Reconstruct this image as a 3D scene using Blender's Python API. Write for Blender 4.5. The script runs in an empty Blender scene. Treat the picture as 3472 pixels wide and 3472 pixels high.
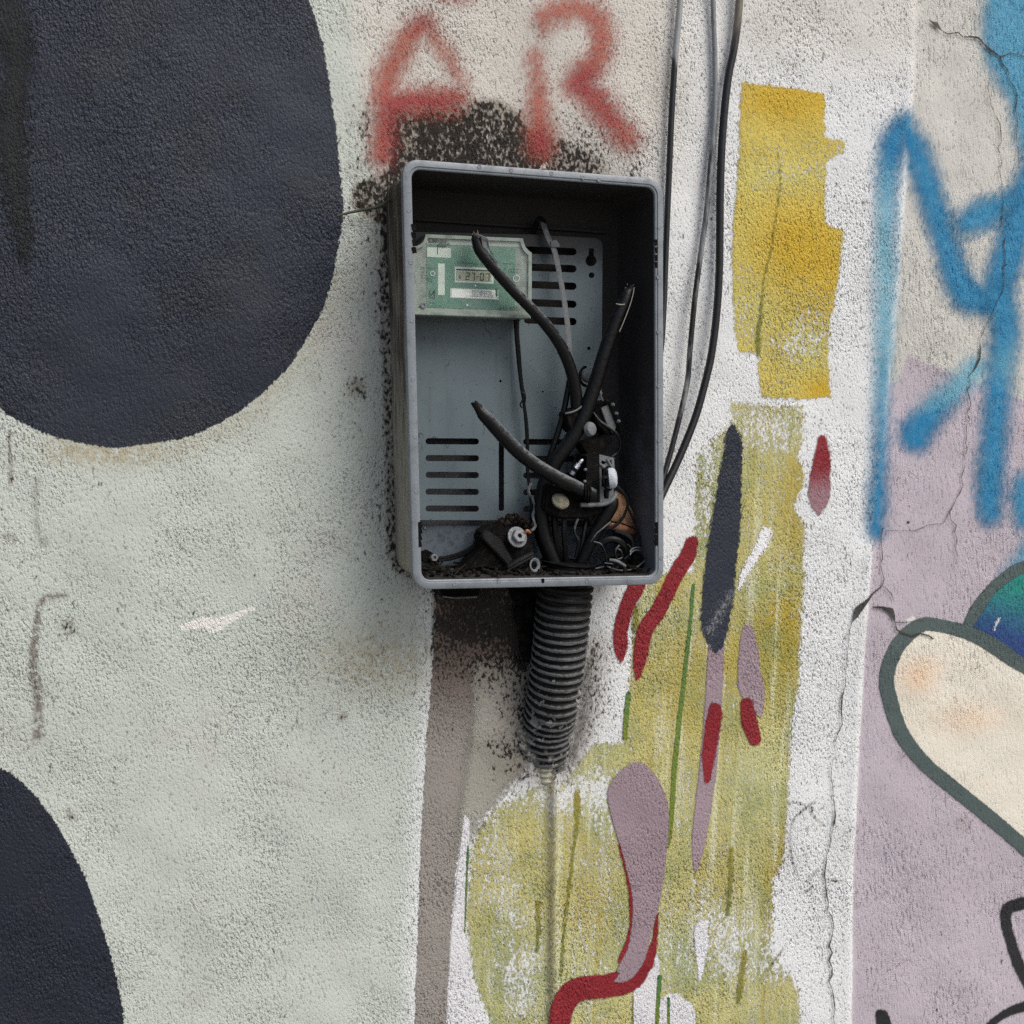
import bpy, bmesh, math, random
import numpy as np
from mathutils import Vector, Matrix
random.seed(7); rng = np.random.default_rng(7)
SC = bpy.context.scene; COL = SC.collection

# ------------------------------------------------------------------ camera
F = 1.3 * 3472; CX = CY = 1736.0
def cam_dir(u, v):                      # photo pixel -> camera-space direction
    return Vector(((u - CX) / F, -(v - CY) / F, -1.0))
yw = cam_dir(200, 1360).normalized()    # straight into the wall
xw = cam_dir(14996, 1715); xw = (xw - yw * xw.dot(yw)).normalized()
zw = xw.cross(yw)
RWC = Matrix((xw, yw, zw))              # camera space -> world
CAM = Vector((0, -2.02, 1.62))
cam = bpy.data.cameras.new('camera'); camo = bpy.data.objects.new('camera', cam); COL.objects.link(camo)
cam.sensor_width = 36; cam.lens = 36 * 1.3; cam.clip_start = 0.01; cam.clip_end = 500
camo.matrix_world = Matrix.Translation(CAM) @ RWC.to_4x4()
SC.camera = camo

# ------------------------------------------------------------------ sky, sun, exposure
SUN_EL, SUN_AZ = 50, 36                 # azimuth: degrees to the right of straight out from the wall
el, az = math.radians(SUN_EL), math.radians(SUN_AZ)
to_sun = Vector((math.sin(az) * math.cos(el), -math.cos(az) * math.cos(el), math.sin(el)))
W = bpy.data.worlds.new('World'); SC.world = W; W.use_nodes = True
wn = W.node_tree; bg = wn.nodes['Background']
sky = wn.nodes.new('ShaderNodeTexSky'); sky.sky_type = 'NISHITA'; sky.sun_disc = False
sky.sun_elevation = el; sky.sun_rotation = math.atan2(to_sun.x, to_sun.y)
sky.air_density = 1.0; sky.dust_density = 4.0; sky.ozone_density = 0.9
wn.links.new(sky.outputs[0], bg.inputs[0]); bg.inputs[1].default_value = 0.06
sl = bpy.data.lights.new('sun', 'SUN'); sl.energy = 1.2; sl.angle = math.radians(42); sl.color = (1, 0.985, 0.93)
so = bpy.data.objects.new('sun', sl); COL.objects.link(so); so.location = (2, -3, 4)
so.rotation_euler = (-to_sun).to_track_quat('-Z', 'Y').to_euler()
SC.view_settings.view_transform = 'Standard'; SC.view_settings.look = 'None'
SC.view_settings.gamma = 1; SC.view_settings.use_curve_mapping = False
SC.view_settings.exposure = 1.09
SC.cycles.transparent_max_bounces = 32; SC.cycles.use_denoising = False
SC.render.film_transparent = False

# ------------------------------------------------------------------ helpers
def at(u, v, Y=0.0):
    d = RWC @ cam_dir(u, v)
    return CAM + d * ((Y - CAM.y) / d.y)
def project(X, Y, Z):                   # numpy: world -> photo pixels
    P = np.stack([X - CAM.x, Y - CAM.y, Z - CAM.z], -1)
    C = P @ np.array(RWC)               # = RWC^T applied to each
    return CX + F * C[..., 0] / -C[..., 2], CY - F * C[..., 1] / -C[..., 2]
MM = 0.00046                            # metres per photo pixel near the box

def lin(c):
    c = c / 255.0
    return c / 12.92 if c <= 0.04045 else ((c + 0.055) / 1.055) ** 2.4
def S(r, g, b, k=1.0):
    return (lin(r) * k, lin(g) * k, lin(b) * k, 1)

def tag(o, label=None, cat=None, group=None, kind=None):
    if label: o['label'] = label
    if cat: o['category'] = cat
    if group: o['group'] = group
    if kind: o['kind'] = kind
    return o
def link(name, me, mat=None, parent=None):
    o = bpy.data.objects.new(name, me); COL.objects.link(o)
    if mat: me.materials.append(mat)
    if parent is not None:
        o.parent = parent
        if parent.type == 'EMPTY': o.location = -parent.location
    return o
def empty(name, loc, label, cat, group=None):
    o = bpy.data.objects.new(name, None); o.location = loc; o.empty_display_size = 0.05; COL.objects.link(o)
    return tag(o, label, cat, group)
def from_bm(name, bm, mat, parent=None, smooth=True):
    bmesh.ops.recalc_face_normals(bm, faces=bm.faces)
    me = bpy.data.meshes.new(name); bm.to_mesh(me); bm.free()
    if smooth:
        me.polygons.foreach_set('use_smooth', [True] * len(me.polygons))
        me.set_sharp_from_angle(angle=math.radians(38))
    return link(name, me, mat, parent)

# ---- node helpers
class NT:
    def __init__(s, mat): s.t = mat.node_tree; s.n = s.t.nodes; s.l = s.t.links
    def node(s, typ, **kw):
        n = s.n.new(typ)
        for k, v in kw.items(): setattr(n, k, v)
        return n
    def set(s, sock, v):
        if isinstance(v, bpy.types.NodeSocket): s.l.new(v, sock)
        elif v is not None: sock.default_value = v
    def math(s, op, a, b=None, c=None, clamp=False):
        n = s.node('ShaderNodeMath', operation=op, use_clamp=clamp)
        for i, x in enumerate((a, b, c)): s.set(n.inputs[i], x)
        return n.outputs[0]
    def mix(s, f, a, b, typ='MIX'):
        n = s.node('ShaderNodeMix', data_type='RGBA', blend_type=typ)
        s.set(n.inputs[0], f); s.set(n.inputs[6], a); s.set(n.inputs[7], b); return n.outputs[2]
    def noise(s, vec, scale, detail=2, rough=0.5, dist=0.0):
        n = s.node('ShaderNodeTexNoise'); s.set(n.inputs['Vector'], vec)
        n.inputs['Scale'].default_value = scale; n.inputs['Detail'].default_value = detail
        n.inputs['Roughness'].default_value = rough; n.inputs['Distortion'].default_value = dist
        return n.outputs[0]
    def step(s, x, a, b):
        n = s.node('ShaderNodeMapRange', interpolation_type='SMOOTHSTEP')
        s.set(n.inputs[0], x); s.set(n.inputs[1], a); s.set(n.inputs[2], b); return n.outputs[0]
    def attr(s, name): return s.node('ShaderNodeAttribute', attribute_name=name).outputs['Fac']
    def obj(s): return s.node('ShaderNodeTexCoord').outputs['Object']
    def geo(s): return s.node('ShaderNodeNewGeometry')
    def xf(s, vec, rot=(0, 0, 0), scale=(1, 1, 1)):
        n = s.node('ShaderNodeMapping'); s.set(n.inputs[0], vec)
        n.inputs['Rotation'].default_value = rot; n.inputs['Scale'].default_value = scale; return n.outputs[0]
    def bump(s, h, strength, dist):
        n = s.node('ShaderNodeBump'); s.set(n.inputs['Height'], h)
        s.set(n.inputs['Strength'], strength); n.inputs['Distance'].default_value = dist; return n.outputs[0]
def new_mat(name):
    m = bpy.data.materials.new(name); m.use_nodes = True
    return m, NT(m), m.node_tree.nodes['Principled BSDF']

def plaster(t, streak=None):
    """shared plaster relief: height 0..1 and pits 0..1 from object space (wall and films share the origin)"""
    p = t.obj()
    w = t.xf(p, rot=(0, math.radians(32), 0), scale=(1.25, 1, 0.72))
    a = t.noise(w, 240, 1.5, 0.55, 0.35)
    if streak is not None:
        b = t.noise(t.xf(p, rot=(0, math.radians(6), 0), scale=(1.3, 1, 0.42)), 180, 2, 0.6, 0.3)
        f = t.node('ShaderNodeMix', data_type='FLOAT'); t.set(f.inputs[0], streak); t.set(f.inputs[2], a); t.set(f.inputs[3], b)
        a = f.outputs[0]
    c = t.noise(p, 420, 1, 0.5)
    big = t.noise(p, 26, 3, 0.55)
    patch = t.noise(p, 7.0, 2, 0.5)
    grain = t.math('MULTIPLY_ADD', c, 0.28, t.math('MULTIPLY', a, 0.9))
    trowel = t.noise(t.xf(p, rot=(0, 0.5, 0), scale=(1, 1, 0.3)), 19, 3, 0.6)
    h = t.math('MULTIPLY_ADD', trowel, 0.8, t.math('MULTIPLY_ADD', big, 0.5, grain))
    thr = t.math('MULTIPLY_ADD', patch, 0.15, 0.402)
    pits = t.step(t.math('SUBTRACT', thr, grain), -0.01, 0.06)
    h = t.math('SUBTRACT', h, t.math('MULTIPLY', pits, 0.25))
    calm = t.step(t.noise(p, 4.5, 3, 0.55), 0.36, 0.66)
    bs = t.math('MULTIPLY_ADD', calm, 0.75, 0.40)
    return p, h, grain, pits, big, patch, bs

# ------------------------------------------------------------------ distance fields in photo pixels
def crom(pts, n=6, closed=False):
    P = np.array(pts, float); out = []; N = len(P)
    for i in range(N if closed else N - 1):
        if closed: a, b, c, d = P[i - 1], P[i], P[(i + 1) % N], P[(i + 2) % N]
        else: a, b, c, d = P[max(i - 1, 0)], P[i], P[i + 1], P[min(i + 2, N - 1)]
        for k in range(n):
            t = k / n
            out.append(0.5 * (2 * b + (c - a) * t + (2 * a - 5 * b + 4 * c - d) * t * t + (3 * b - a - 3 * c + d) * t ** 3))
    if not closed: out.append(P[-1])
    return np.array(out)
def sd_poly(U, V, pts, smooth=False):
    P = crom(pts, 5, True) if smooth else np.array(pts, float)
    d = np.full(U.shape, 1e18); ins = np.zeros(U.shape, bool)
    for i in range(len(P)):
        (ax, ay), (bx, by) = P[i - 1], P[i]
        ex, ey = bx - ax, by - ay; wx, wy = U - ax, V - ay
        t = np.clip((wx * ex + wy * ey) / (ex * ex + ey * ey + 1e-9), 0, 1)
        d = np.minimum(d, (wx - ex * t) ** 2 + (wy - ey * t) ** 2)
        if ay != by:
            c = ((ay > V) != (by > V)) & (U < (bx - ax) * (V - ay) / (by - ay) + ax); ins ^= c
    d = np.sqrt(d); return np.where(ins, -d, d)
def sd_line(U, V, pts, w=None, smooth=True, want_t=False):
    """pts: (x, y, halfwidth)"""
    P = np.array([p if len(p) == 3 else (p[0], p[1], w) for p in pts], float)
    if smooth and len(P) > 2: P = crom(P, 5)
    d = np.full(U.shape, 1e9); tt = np.zeros(U.shape); n = len(P) - 1
    for i in range(n):
        ax, ay, aw = P[i]; bx, by, bw = P[i + 1]
        ex, ey = bx - ax, by - ay; wx, wy = U - ax, V - ay
        t = np.clip((wx * ex + wy * ey) / (ex * ex + ey * ey + 1e-9), 0, 1)
        q = np.hypot(wx - ex * t, wy - ey * t) - (aw + (bw - aw) * t)
        m = q < d; d = np.where(m, q, d); tt = np.where(m, (i + t) / n, tt)
    return (d, tt) if want_t else d
def sm(x, a, b):
    t = np.clip((x - a) / (b - a), 0, 1); return t * t * (3 - 2 * t)

# ------------------------------------------------------------------ the wall
a0, a1 = at(-20, 1736).x, at(3492, 1736).x
b0, b1 = min(at(0, 3500).z, at(3472, 3500).z), max(at(0, -30).z, at(3472, -30).z)
a0 = min(a0, at(-20, 0).x, at(-20, 3472).x); a1 = max(a1, at(3492, 0).x, at(3492, 3472).x)
STEP = 0.004
grow = np.cumsum(0.004 * 1.16 ** np.arange(1, 34))
def axis(lo, hi, glo, ghi):
    mid = np.arange(lo, hi + STEP, STEP)
    return np.concatenate([lo - glo[::-1], mid, mid[-1] + ghi])
gz = grow[:23]
XS = axis(a0, a1, grow, grow)
ZS = axis(b0, b1, gz[gz < b0 - 0.02] if b0 > 0.05 else gz[:1], grow)
if ZS[0] > 0.0: ZS = np.concatenate([np.linspace(-0.05, ZS[0] - 0.02, 8), ZS])

def crease_x(v): return np.interp(v, [-600, 0, 300, 1000, 1350, 1800, 2135, 2545, 2998, 3472, 4200], [3150, 3105, 3092, 3040, 3012, 2968, 2937, 2917, 2901, 2892, 2880])
def wall_height(X, Z, U, V):
    h = np.zeros(X.shape)
    for k in range(26):
        f = rng_w[k]; h += f[3] * np.sin(f[0] * X + f[1] * Z + f[2])
    s = sm(U - crease_x(V), -14, 14)
    h -= 0.0035 * s * sm(V, -300, 200) + 0.0012 * s                 # right bay sits a little behind
    h += 0.0022 * np.exp(-((U - crease_x(V) + 22) / 13) ** 2) * (0.6 + 0.4 * np.sin(V / 37.) * np.sin(V / 91.))
    ux = np.interp(V, [-500, 600], [2412, 2428])
    h += 0.0028 * np.exp(-((U - ux) / 9) ** 2) * sm(V, 900, 500)    # plastered-over ridge beside the cables
    h += 0.0012 * np.exp(-((U - np.interp(V, [0, 620], [2228, 2234])) / 6) ** 2) * sm(V, 700, 560)
    u2 = np.interp(V, [2600, 3472], [1868, 1866])
    h += 0.0052 * np.exp(-((U - u2) / 20) ** 2) * sm(V, 2580, 2700) # buried conduit line
    h += 0.006 * np.exp(-((U - 1850) / 60) ** 2 - ((V - 2560) / 70) ** 2)
    dz = sd_poly(U, V, [(1610, 2260), (1775, 2200), (1790, 2420), (1750, 2560), (1700, 2600), (1610, 2500)])
    h += 0.0012 * sm(dz, 30, -10)
    return h
rng_w = [(rng.normal() * s, rng.normal() * s, rng.uniform(0, 6.28), a) for s, a in
         [(5, .0013)] * 6 + [(16, .00055)] * 8 + [(45, .00022)] * 12]
GX, GZ = np.meshgrid(XS, ZS)
GU, GV = project(GX, np.zeros_like(GX), GZ)
GH = wall_height(GX, GZ, GU, GV)

# ---- wear that belongs to the plaster: soot, cracks, scrapes
CRACKS = [  # (x, y, halfwidth)
 [(3150,70,3),(3173,84,9),(3190,104,4),(3212,116,4),(3264,126,5),(3315,129,5),(3348,168,7),(3387,194,6),(3412,239,3),(3445,323,3),(3442,453,2),(3450,560,1)],
 [(3387,194,5),(3425,181,4),(3472,194,4),(3540,205,3)],
 [(3345,278,1),(3367,388,2.2),(3385,420,4),(3390,453,3),(3387,582,2),(3400,776,2.2),(3406,867,3.5),(3400,970,2.2),(3367,1048,1.8),(3322,1152,2.2),(3324,1195,7),(3322,1216,6),(3283,1275,2.5),(3290,1372,2.4),(3270,1501,2.2),(3251,1669,2.2),(3215,1734,3),(3241,1831,2.2),(3238,1909,1.5)],
 [(3000,1799,2),(3095,1799,2),(3192,1775,1.8),(3215,1734,2)],
 [(2990,1790,2),(2985,1818,2.5),(2985,1986,2.8),(2953,2012,5),(2930,2035,10),(2902,2065,17),(2896,2085,9),(2882,2109,2.2),(2869,2200,2),(2862,2280,2),(2863,2319,2.2),(2853,2360,6),(2850,2400,8),(2851,2430,3),(2830,2513,2),(2817,2610,2),(2822,2660,3),(2824,2707,2),(2828,2791,5),(2824,2806,3),(2804,2901,2.4),(2795,2966,4.5),(2811,3063,3.6),(2824,3160,3.6),(2811,3257,4.5),(2820,3354,4),(2828,3419,4),(2827,3500,3)],
 [(2953,2057,3),(3018,2070,12),(3026,2088,9),(3031,2109,3),(3080,2108,2.5),(3128,2103,2)],
 [(3031,2109,3),(3037,2135,7),(3089,2155,7),(3147,2155,5),(3160,2165,7)],
 [(2990,1985,2),(3018,2012,3),(3030,2040,2)],
]
def wear(U, V):
    soot = np.zeros(U.shape)
    def add(val): np.maximum(soot, val, out=soot)
    top = sd_poly(U, V, [(1318,366),(1560,376),(1610,345),(1690,340),(1760,385),(1800,440),(1890,465),(1990,500),(2060,545),(2110,640),(1900,760),(1500,800),(1420,760),(1330,690)])
    add(1.05 * sm(top, 34, -26) * (1 - .42 * sm(U, 1780, 2080)))
    add(0.46 * sm(top, 240, -20) * sm(V, 250, 420))
    lft = sd_poly(U, V, [(1330,560),(1260,600),(1200,625),(1195,690),(1235,730),(1290,760),(1300,900),(1400,900),(1400,600)])
    add(0.92 * sm(lft, 30, -25))
    strip = sd_poly(U, V, [(1296,760),(1290,1000),(1312,1500),(1318,1880),(1345,1935),(1420,1965),(1560,2010),(1560,1700),(1420,760)])
    add(0.66 * sm(strip, 24, -4)); add(0.36 * sm(strip, 120, 10) * sm(V, 1500, 900)); add(0.22 * sm(strip, 160, 0))
    bot = sd_poly(U, V, [(1470,1960),(1472,2120),(1500,2180),(1640,2200),(1760,2230),(1790,2180),(1830,2180),(1830,1960)])
    add(1.0 * sm(bot, 75, -50) * sm(U, 1452, 1474)); add(0.62 * sm(bot, 260, -10) * sm(U, 1450, 1474) * sm(U, 1850, 1700))
    con = sd_line(U, V, [(1800,2000,36),(1775,2130,44),(1765,2260,22),(1775,2420,16),(1782,2500,20),(1768,2560,34),(1830,2600,18),(1905,2555,26),(1945,2470,14),(1990,2330,4),(2010,2200,2)])
    add(1.1 * sm(con, 18, -16) * sm(V, 2330, 2180) + 0.50 * sm(con, 50, -16)); add(0.50 * sm(con, 150, 0))
    spots = [(239,2771,20,.6),(1159,2434,17,.75),(2924,690,10,.7),(225,2125,34,.4),(1210,1310,40,.62),(1060,1290,50,.3),(1225,1330,24,.6),(3077,1773,6,.9),(2960,1778,6,.8),(2700,700,4,.5),(3060,2570,22,.4),(3280,2800,40,.32),(3345,2790,34,.3),(120,1200,30,.2)]
    for x, y, r, k in spots: add(k * np.exp(-(((U - x) ** 2 + (V - y) ** 2) / r ** 2)))
    line = sd_line(U, V, [(29,1461,2),(36,1560,3),(36,1642,4)]); add(.7 * sm(line, 6, -1))
    bits = [[(2620,2740),(2690,2720),(2760,2745)],[(2760,2720),(2690,2780),(2680,2860),(2690,2920),(2715,2980)],[(2745,2750),(2790,2800)],[(2780,2950),(2740,2990),(2760,3010),(2730,3030)],[(2800,2990),(2870,2990)],[(2660,3220),(2620,3270),(2605,3310)]]
    for b in bits: add(.5 * sm(sd_line(U, V, [(x, y, 2.5) for x, y in b]), 7, -1))
    return soot
def scrapes(U, V):
    white = np.full(U.shape, 0.0); grey = np.zeros(U.shape)
    for L, k in ([[(616,2127,10),(696,2110,20),(725,2122,24),(783,2095,14),(862,2062,7)], 1.3], [[(1172,430,3),(1185,465,3)], .9], [[(1200,490,4),(1212,510,3)], .9],
                 [[(3010,3300,3),(2990,3350,5)], .8], [[(2965,3390,6),(2960,3440,3)], .7], [[(3095,2110,24),(3130,2140,14)], .9], [[(1500,2440,3),(1560,2480,2)], .6], [[(3368,3360,4),(3385,3420,6)], .8],
                 [[(1400,590,14),(1330,600,8),(1240,660,6)], .55], [[(1665,420,9),(1650,470,12),(1640,480,5)], .75], [[(1850,560,14),(1830,580,6),(1870,590,6)], .9], [[(1250,560,14),(1290,600,8)], .5], [[(1180,585,16)] * 2, .6]):
        np.maximum(white, k * sm(sd_line(U, V, L), 10, -6), out=white)
    for L, k in ([[(225,2019,5),(145,2033,8),(123,2127,9),(112,2265,16),(130,2360,14),(127,2500,13)], .9], [[(125,1620,10),(120,1760,6),(150,1840,14)], .45], [[(20,1820,12),(50,1820,10)], .5]):
        np.maximum(grey, k * sm(sd_line(U, V, L), 9, -5), out=grey)
    return white, grey

def add_attr(me, name, arr):
    a = me.attributes.new(name, 'FLOAT', 'POINT'); a.data.foreach_set('value', np.ascontiguousarray(arr, np.float32).ravel())
def grid_mesh(name, X, Y, Z, keep=None):
    n, m = X.shape
    idx = np.arange(n * m).reshape(n, m)
    quads = np.stack([idx[:-1, :-1], idx[:-1, 1:], idx[1:, 1:], idx[1:, :-1]], -1)
    if keep is not None: quads = quads[keep]
    quads = quads.reshape(-1, 4)
    used = np.unique(quads); remap = np.full(n * m, -1); remap[used] = np.arange(len(used)); quads = remap[quads]
    co = np.stack([X.ravel()[used], Y.ravel()[used], Z.ravel()[used]], -1).astype(np.float32)
    me = bpy.data.meshes.new(name)
    me.vertices.add(len(co)); me.vertices.foreach_set('co', co.ravel())
    me.loops.add(quads.size); me.loops.foreach_set('vertex_index', quads.ravel().astype(np.int32))
    me.polygons.add(len(quads)); me.polygons.foreach_set('loop_start', np.arange(0, quads.size, 4, dtype=np.int32))
    me.polygons.foreach_set('use_smooth', [True] * len(quads)); me.update(); me.validate()
    return me, used

wall_me, _ = grid_mesh('painted_wall', GX, -GH, GZ)
soot = wear(GU, GV); wht, gry = scrapes(GU, GV)
green_d = sd_poly(GU, GV, [(-3000,-3000),(1180,-3000),(1205,0),(1235,300),(1300,700),(1330,1300),(1440,1990),(1460,2200),(1440,2420),(1418,2700),(1396,3100),(1384,3472),(1380,6000),(-3000,6000)])
lil_d = sd_poly(GU, GV, [(3079,1203),(3218,1262),(3322,1300),(3406,1333),(3640,1420),(5000,1500),(5000,6000),(2880,6000),(2892,3472),(2901,2998),(2917,2545),(2937,2135),(2955,1812),(2990,1560),(3008,1410),(3015,1305),(3057,1288)])
right = sm(GU - crease_x(GV), -6, 10)
warm = sm(GU, 2480, 2200) * sm(GV, 900, 300) + 0.75 * sm(GU, 2350, 2600) * sm(GV, 420, 60)
tan = 0.9 * np.exp(-(((GU - 1290) / 230) ** 2 + ((GV - 2240) / 120) ** 2)) + 0.7 * np.exp(-(((GU - 330) / 200) ** 2 + ((GV - 1545) / 45) ** 2)) + 0.5 * np.exp(-(sd_line(GU, GV, [(200,1500,1),(450,1530,1),(800,1430,1),(1030,1180,1),(1130,960,1)]) / 55.) ** 2)
rings = np.maximum.reduce([np.exp(-((GV - y - 0.012 * (GU - 1845) ** 2 * .2) / 4.5) ** 2) * sm(np.abs(GU - 1845), 42, 28) for y in (2596, 2615, 2634, 2652, 2672)])
for nm, arr in (('soot', soot), ('white_scrape', wht), ('grey_scrape', gry), ('green_d', np.clip(green_d, -300, 300)), ('lilac_d', np.clip(lil_d, -200, 200)),
                ('right', right), ('warm', warm), ('stain', tan), ('rings', rings)):
    add_attr(wall_me, nm, arr)

def wall_material():
    m, t, b = new_mat('weathered plaster')
    right = t.attr('right')
    p, h, g, pits, big, patch, bs = plaster(t, right)
    fine = t.noise(p, 90, 3, 0.6)
    cool = t.mix(patch, S(210, 212, 213), S(225, 227, 228))
    warmc = t.mix(patch, S(186, 180, 170), S(208, 204, 196))
    col = t.mix(t.math('MULTIPLY', t.attr('warm'), 0.9, clamp=True), cool, warmc)
    col = t.mix(right, col, t.mix(big, S(182, 180, 174), S(208, 206, 200)))
    gd = t.math('ADD', t.attr('green_d'), t.math('MULTIPLY', t.math('SUBTRACT', g, 0.55), 190.0))
    gcol = t.mix(t.noise(p, 5, 3, 0.6), S(178, 185, 177), S(195, 201, 193))
    gcol = t.mix(t.math('MULTIPLY', t.step(t.noise(t.xf(p, scale=(1, 1, .8)), 6.3, 3, .6), 0.52, 0.75), .55), gcol, S(188, 182, 178))
    col = t.mix(t.step(gd, 45, -45), col, gcol)
    ld = t.math('ADD', t.attr('lilac_d'), t.math('MULTIPLY', t.math('SUBTRACT', fine, 0.5), 14.0))
    lcol = t.mix(t.noise(t.xf(p, scale=(1.4, 1, .7)), 6, 3, 0.6), S(170, 160, 168), S(190, 181, 190))
    col = t.mix(t.step(ld, 5, -5), col, lcol)
    col = t.mix(t.math('MULTIPLY', t.attr('stain'), t.step(fine, .25, .6)), col, S(164, 158, 138))
    # worn and dirty pits
    pits = t.math('MULTIPLY', pits, t.math('MULTIPLY_ADD', t.math('MAXIMUM', t.step(gd, 45, -45), right), -.45, 1.0))
    col = t.mix(t.math('MULTIPLY', pits, 0.62), col, S(92, 90, 86))
    low = t.step(t.noise(p, 3.1, 3, .55), .52, .8)
    col = t.mix(t.math('MULTIPLY', low, .22), col, S(120, 118, 108))
    gs = t.math('MULTIPLY', t.attr('grey_scrape'), t.step(fine, .3, .55))
    col = t.mix(gs, col, S(112, 104, 98))
    # soot: breaks up over the grain, high grains stay clean
    so = t.attr('soot')
    nz = t.math('MULTIPLY_ADD', t.noise(t.xf(p, rot=(0, .5, 0), scale=(1.2, 1, .8)), 160, 2, .5), 2.9, t.math('MULTIPLY', t.noise(t.xf(p, scale=(1, 1, .22)), 30, 4, .65), 1.5))
    sf = t.step(t.math('ADD', so, t.math('SUBTRACT', nz, 2.2)), 0.38, 1.08)
    col = t.mix(t.math('MULTIPLY', t.step(so, .02, .85), .80), col, t.mix(t.noise(p, 13, 3), S(112, 102, 92), S(142, 132, 120)))
    col = t.mix(t.math('MULTIPLY', sf, .96), col, t.mix(t.noise(p, 20, 2), S(18, 15, 13), S(36, 31, 26)))
    col = t.mix(t.math('MULTIPLY', t.attr('white_scrape'), t.step(t.math('ADD', g, t.attr('white_scrape')), 1.30, 1.60)), col, S(222, 220, 216))
    col = t.mix(t.math('MULTIPLY', t.attr('rings'), .55), col, S(120, 116, 70))
    t.set(b.inputs['Base Color'], col); b.inputs['Roughness'].default_value = 0.85
    b.inputs['Specular IOR Level'].default_value = 0.25
    hh = t.math('SUBTRACT', h, t.math('MULTIPLY', t.attr('rings'), 1.0))
    t.set(b.inputs['Normal'], t.bump(hh, bs, 0.0039))
    return m
wall = link('painted_wall', wall_me, wall_material())
tag(wall, 'rough plastered wall painted pale green, white and lilac, stained with soot around the meter box', 'wall')

# pavement in front of the wall (below the picture)
bm = bmesh.new(); bmesh.ops.create_grid(bm, x_segments=8, y_segments=8, size=30)
for v in bm.verts: v.co.y -= 29.9
m, t, b = new_mat('concrete pavement')
t.set(b.inputs['Base Color'], t.mix(t.noise(t.obj(), 4, 5, .6), (.16, .155, .15, 1), (.24, .235, .225, 1))); b.inputs['Roughness'].default_value = .9
tag(from_bm('pavement', bm, m), kind='structure')

# ------------------------------------------------------------------ paint on the wall: thin films that follow the plaster
def film_mat(name, ca, cb, soft=6, rag=8, sooty=False, vfade=0.0, dry=0.0, gloss=0.3, cover=1.0, pit=0.55, pitcol=None, streaks=False, mottle=0.0, mcol=None):
    """ca/cb: colour at v=0/1; soft, rag in photo pixels; dry: how far the paint misses the pits"""
    m, t, b = new_mat(name)
    p, h, g, pits, big, patch, bs = plaster(t, t.attr('right'))
    pits = t.math('MULTIPLY', pits, bs)
    d, v = t.attr('d'), t.attr('v')
    n1 = t.math('SUBTRACT', g, 0.56); n2 = t.math('SUBTRACT', t.noise(p, 60, 3, .6), 0.5)
    dd = t.math('ADD', d, t.math('ADD', t.math('MULTIPLY', n1, rag * 2.2), t.math('MULTIPLY', n2, rag * 1.1)))
    al = t.step(dd, soft, -soft)
    if dry:
        dens = t.attr('dens')
        if streaks:
            sn = t.noise(t.xf(p, scale=(1, 1, .08)), 70, 3, .6); dens = t.math('ADD', dens, t.math('MULTIPLY', t.math('SUBTRACT', sn, .5), .9))
        dens = t.math('ADD', dens, t.math('MULTIPLY', t.math('SUBTRACT', t.noise(p, 9, 3, .6), .5), 1.1))
        keep = t.step(t.math('ADD', t.math('MULTIPLY', t.math('SUBTRACT', t.noise(t.xf(p, rot=(0, .5, 0), scale=(1.2, 1, .8)), 175, 2, .6), .5), 2.2), dens), .5 - .38, .5 + .38)
        al = t.math('MULTIPLY', al, t.math('MULTIPLY_ADD', keep, dry, 1 - dry))
    if vfade: al = t.math('MULTIPLY', al, t.math('SUBTRACT', 1.0, t.math('MULTIPLY', v, vfade)))
    if cover != 1.0: al = t.math('MULTIPLY', al, cover)
    col = t.mix(t.math('ADD', v, t.math('MULTIPLY', n2, .5), clamp=True), ca, cb)
    if mottle: col = t.mix(t.math('MULTIPLY', t.step(t.noise(p, 8, 3, .6), .42, .68), mottle), col, mcol)
    if streaks:
        s2 = t.noise(t.xf(p, scale=(1, 1, .07)), 48, 4, .65)
        col = t.mix(t.math('MULTIPLY', t.step(s2, .50, .68), .75), col, S(206, 206, 172))
        col = t.mix(t.math('MULTIPLY', t.step(t.noise(t.xf(p, scale=(1, 1, .05)), 31, 4, .65), .54, .70), .7), col, S(158, 142, 50))
    if pit: col = t.mix(t.math('MULTIPLY', pits, pit), col, pitcol or tuple(x * .3 for x in ca[:3]) + (1,))
    if sooty:
        nz = t.math('MULTIPLY_ADD', t.noise(t.xf(p, rot=(0, .5, 0), scale=(1.2, 1, .8)), 190, 2, .55), 2.6, t.math('MULTIPLY', t.noise(p, 30, 3, .6), 1.3))
        so = t.attr('soot'); col = t.mix(t.math('MULTIPLY', so, .75), col, S(96, 80, 70))
        col = t.mix(t.step(t.math('ADD', so, t.math('SUBTRACT', nz, 1.95)), 0.40, 0.85), col, S(34, 27, 23))
    t.set(b.inputs['Base Color'], col); t.set(b.inputs['Alpha'], al)
    b.inputs['Roughness'].default_value = .75 - .45 * gloss; b.inputs['Specular IOR Level'].default_value = .25 + .3 * gloss
    t.set(b.inputs['Normal'], t.bump(h, bs, 0.0039))
    return m

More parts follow.
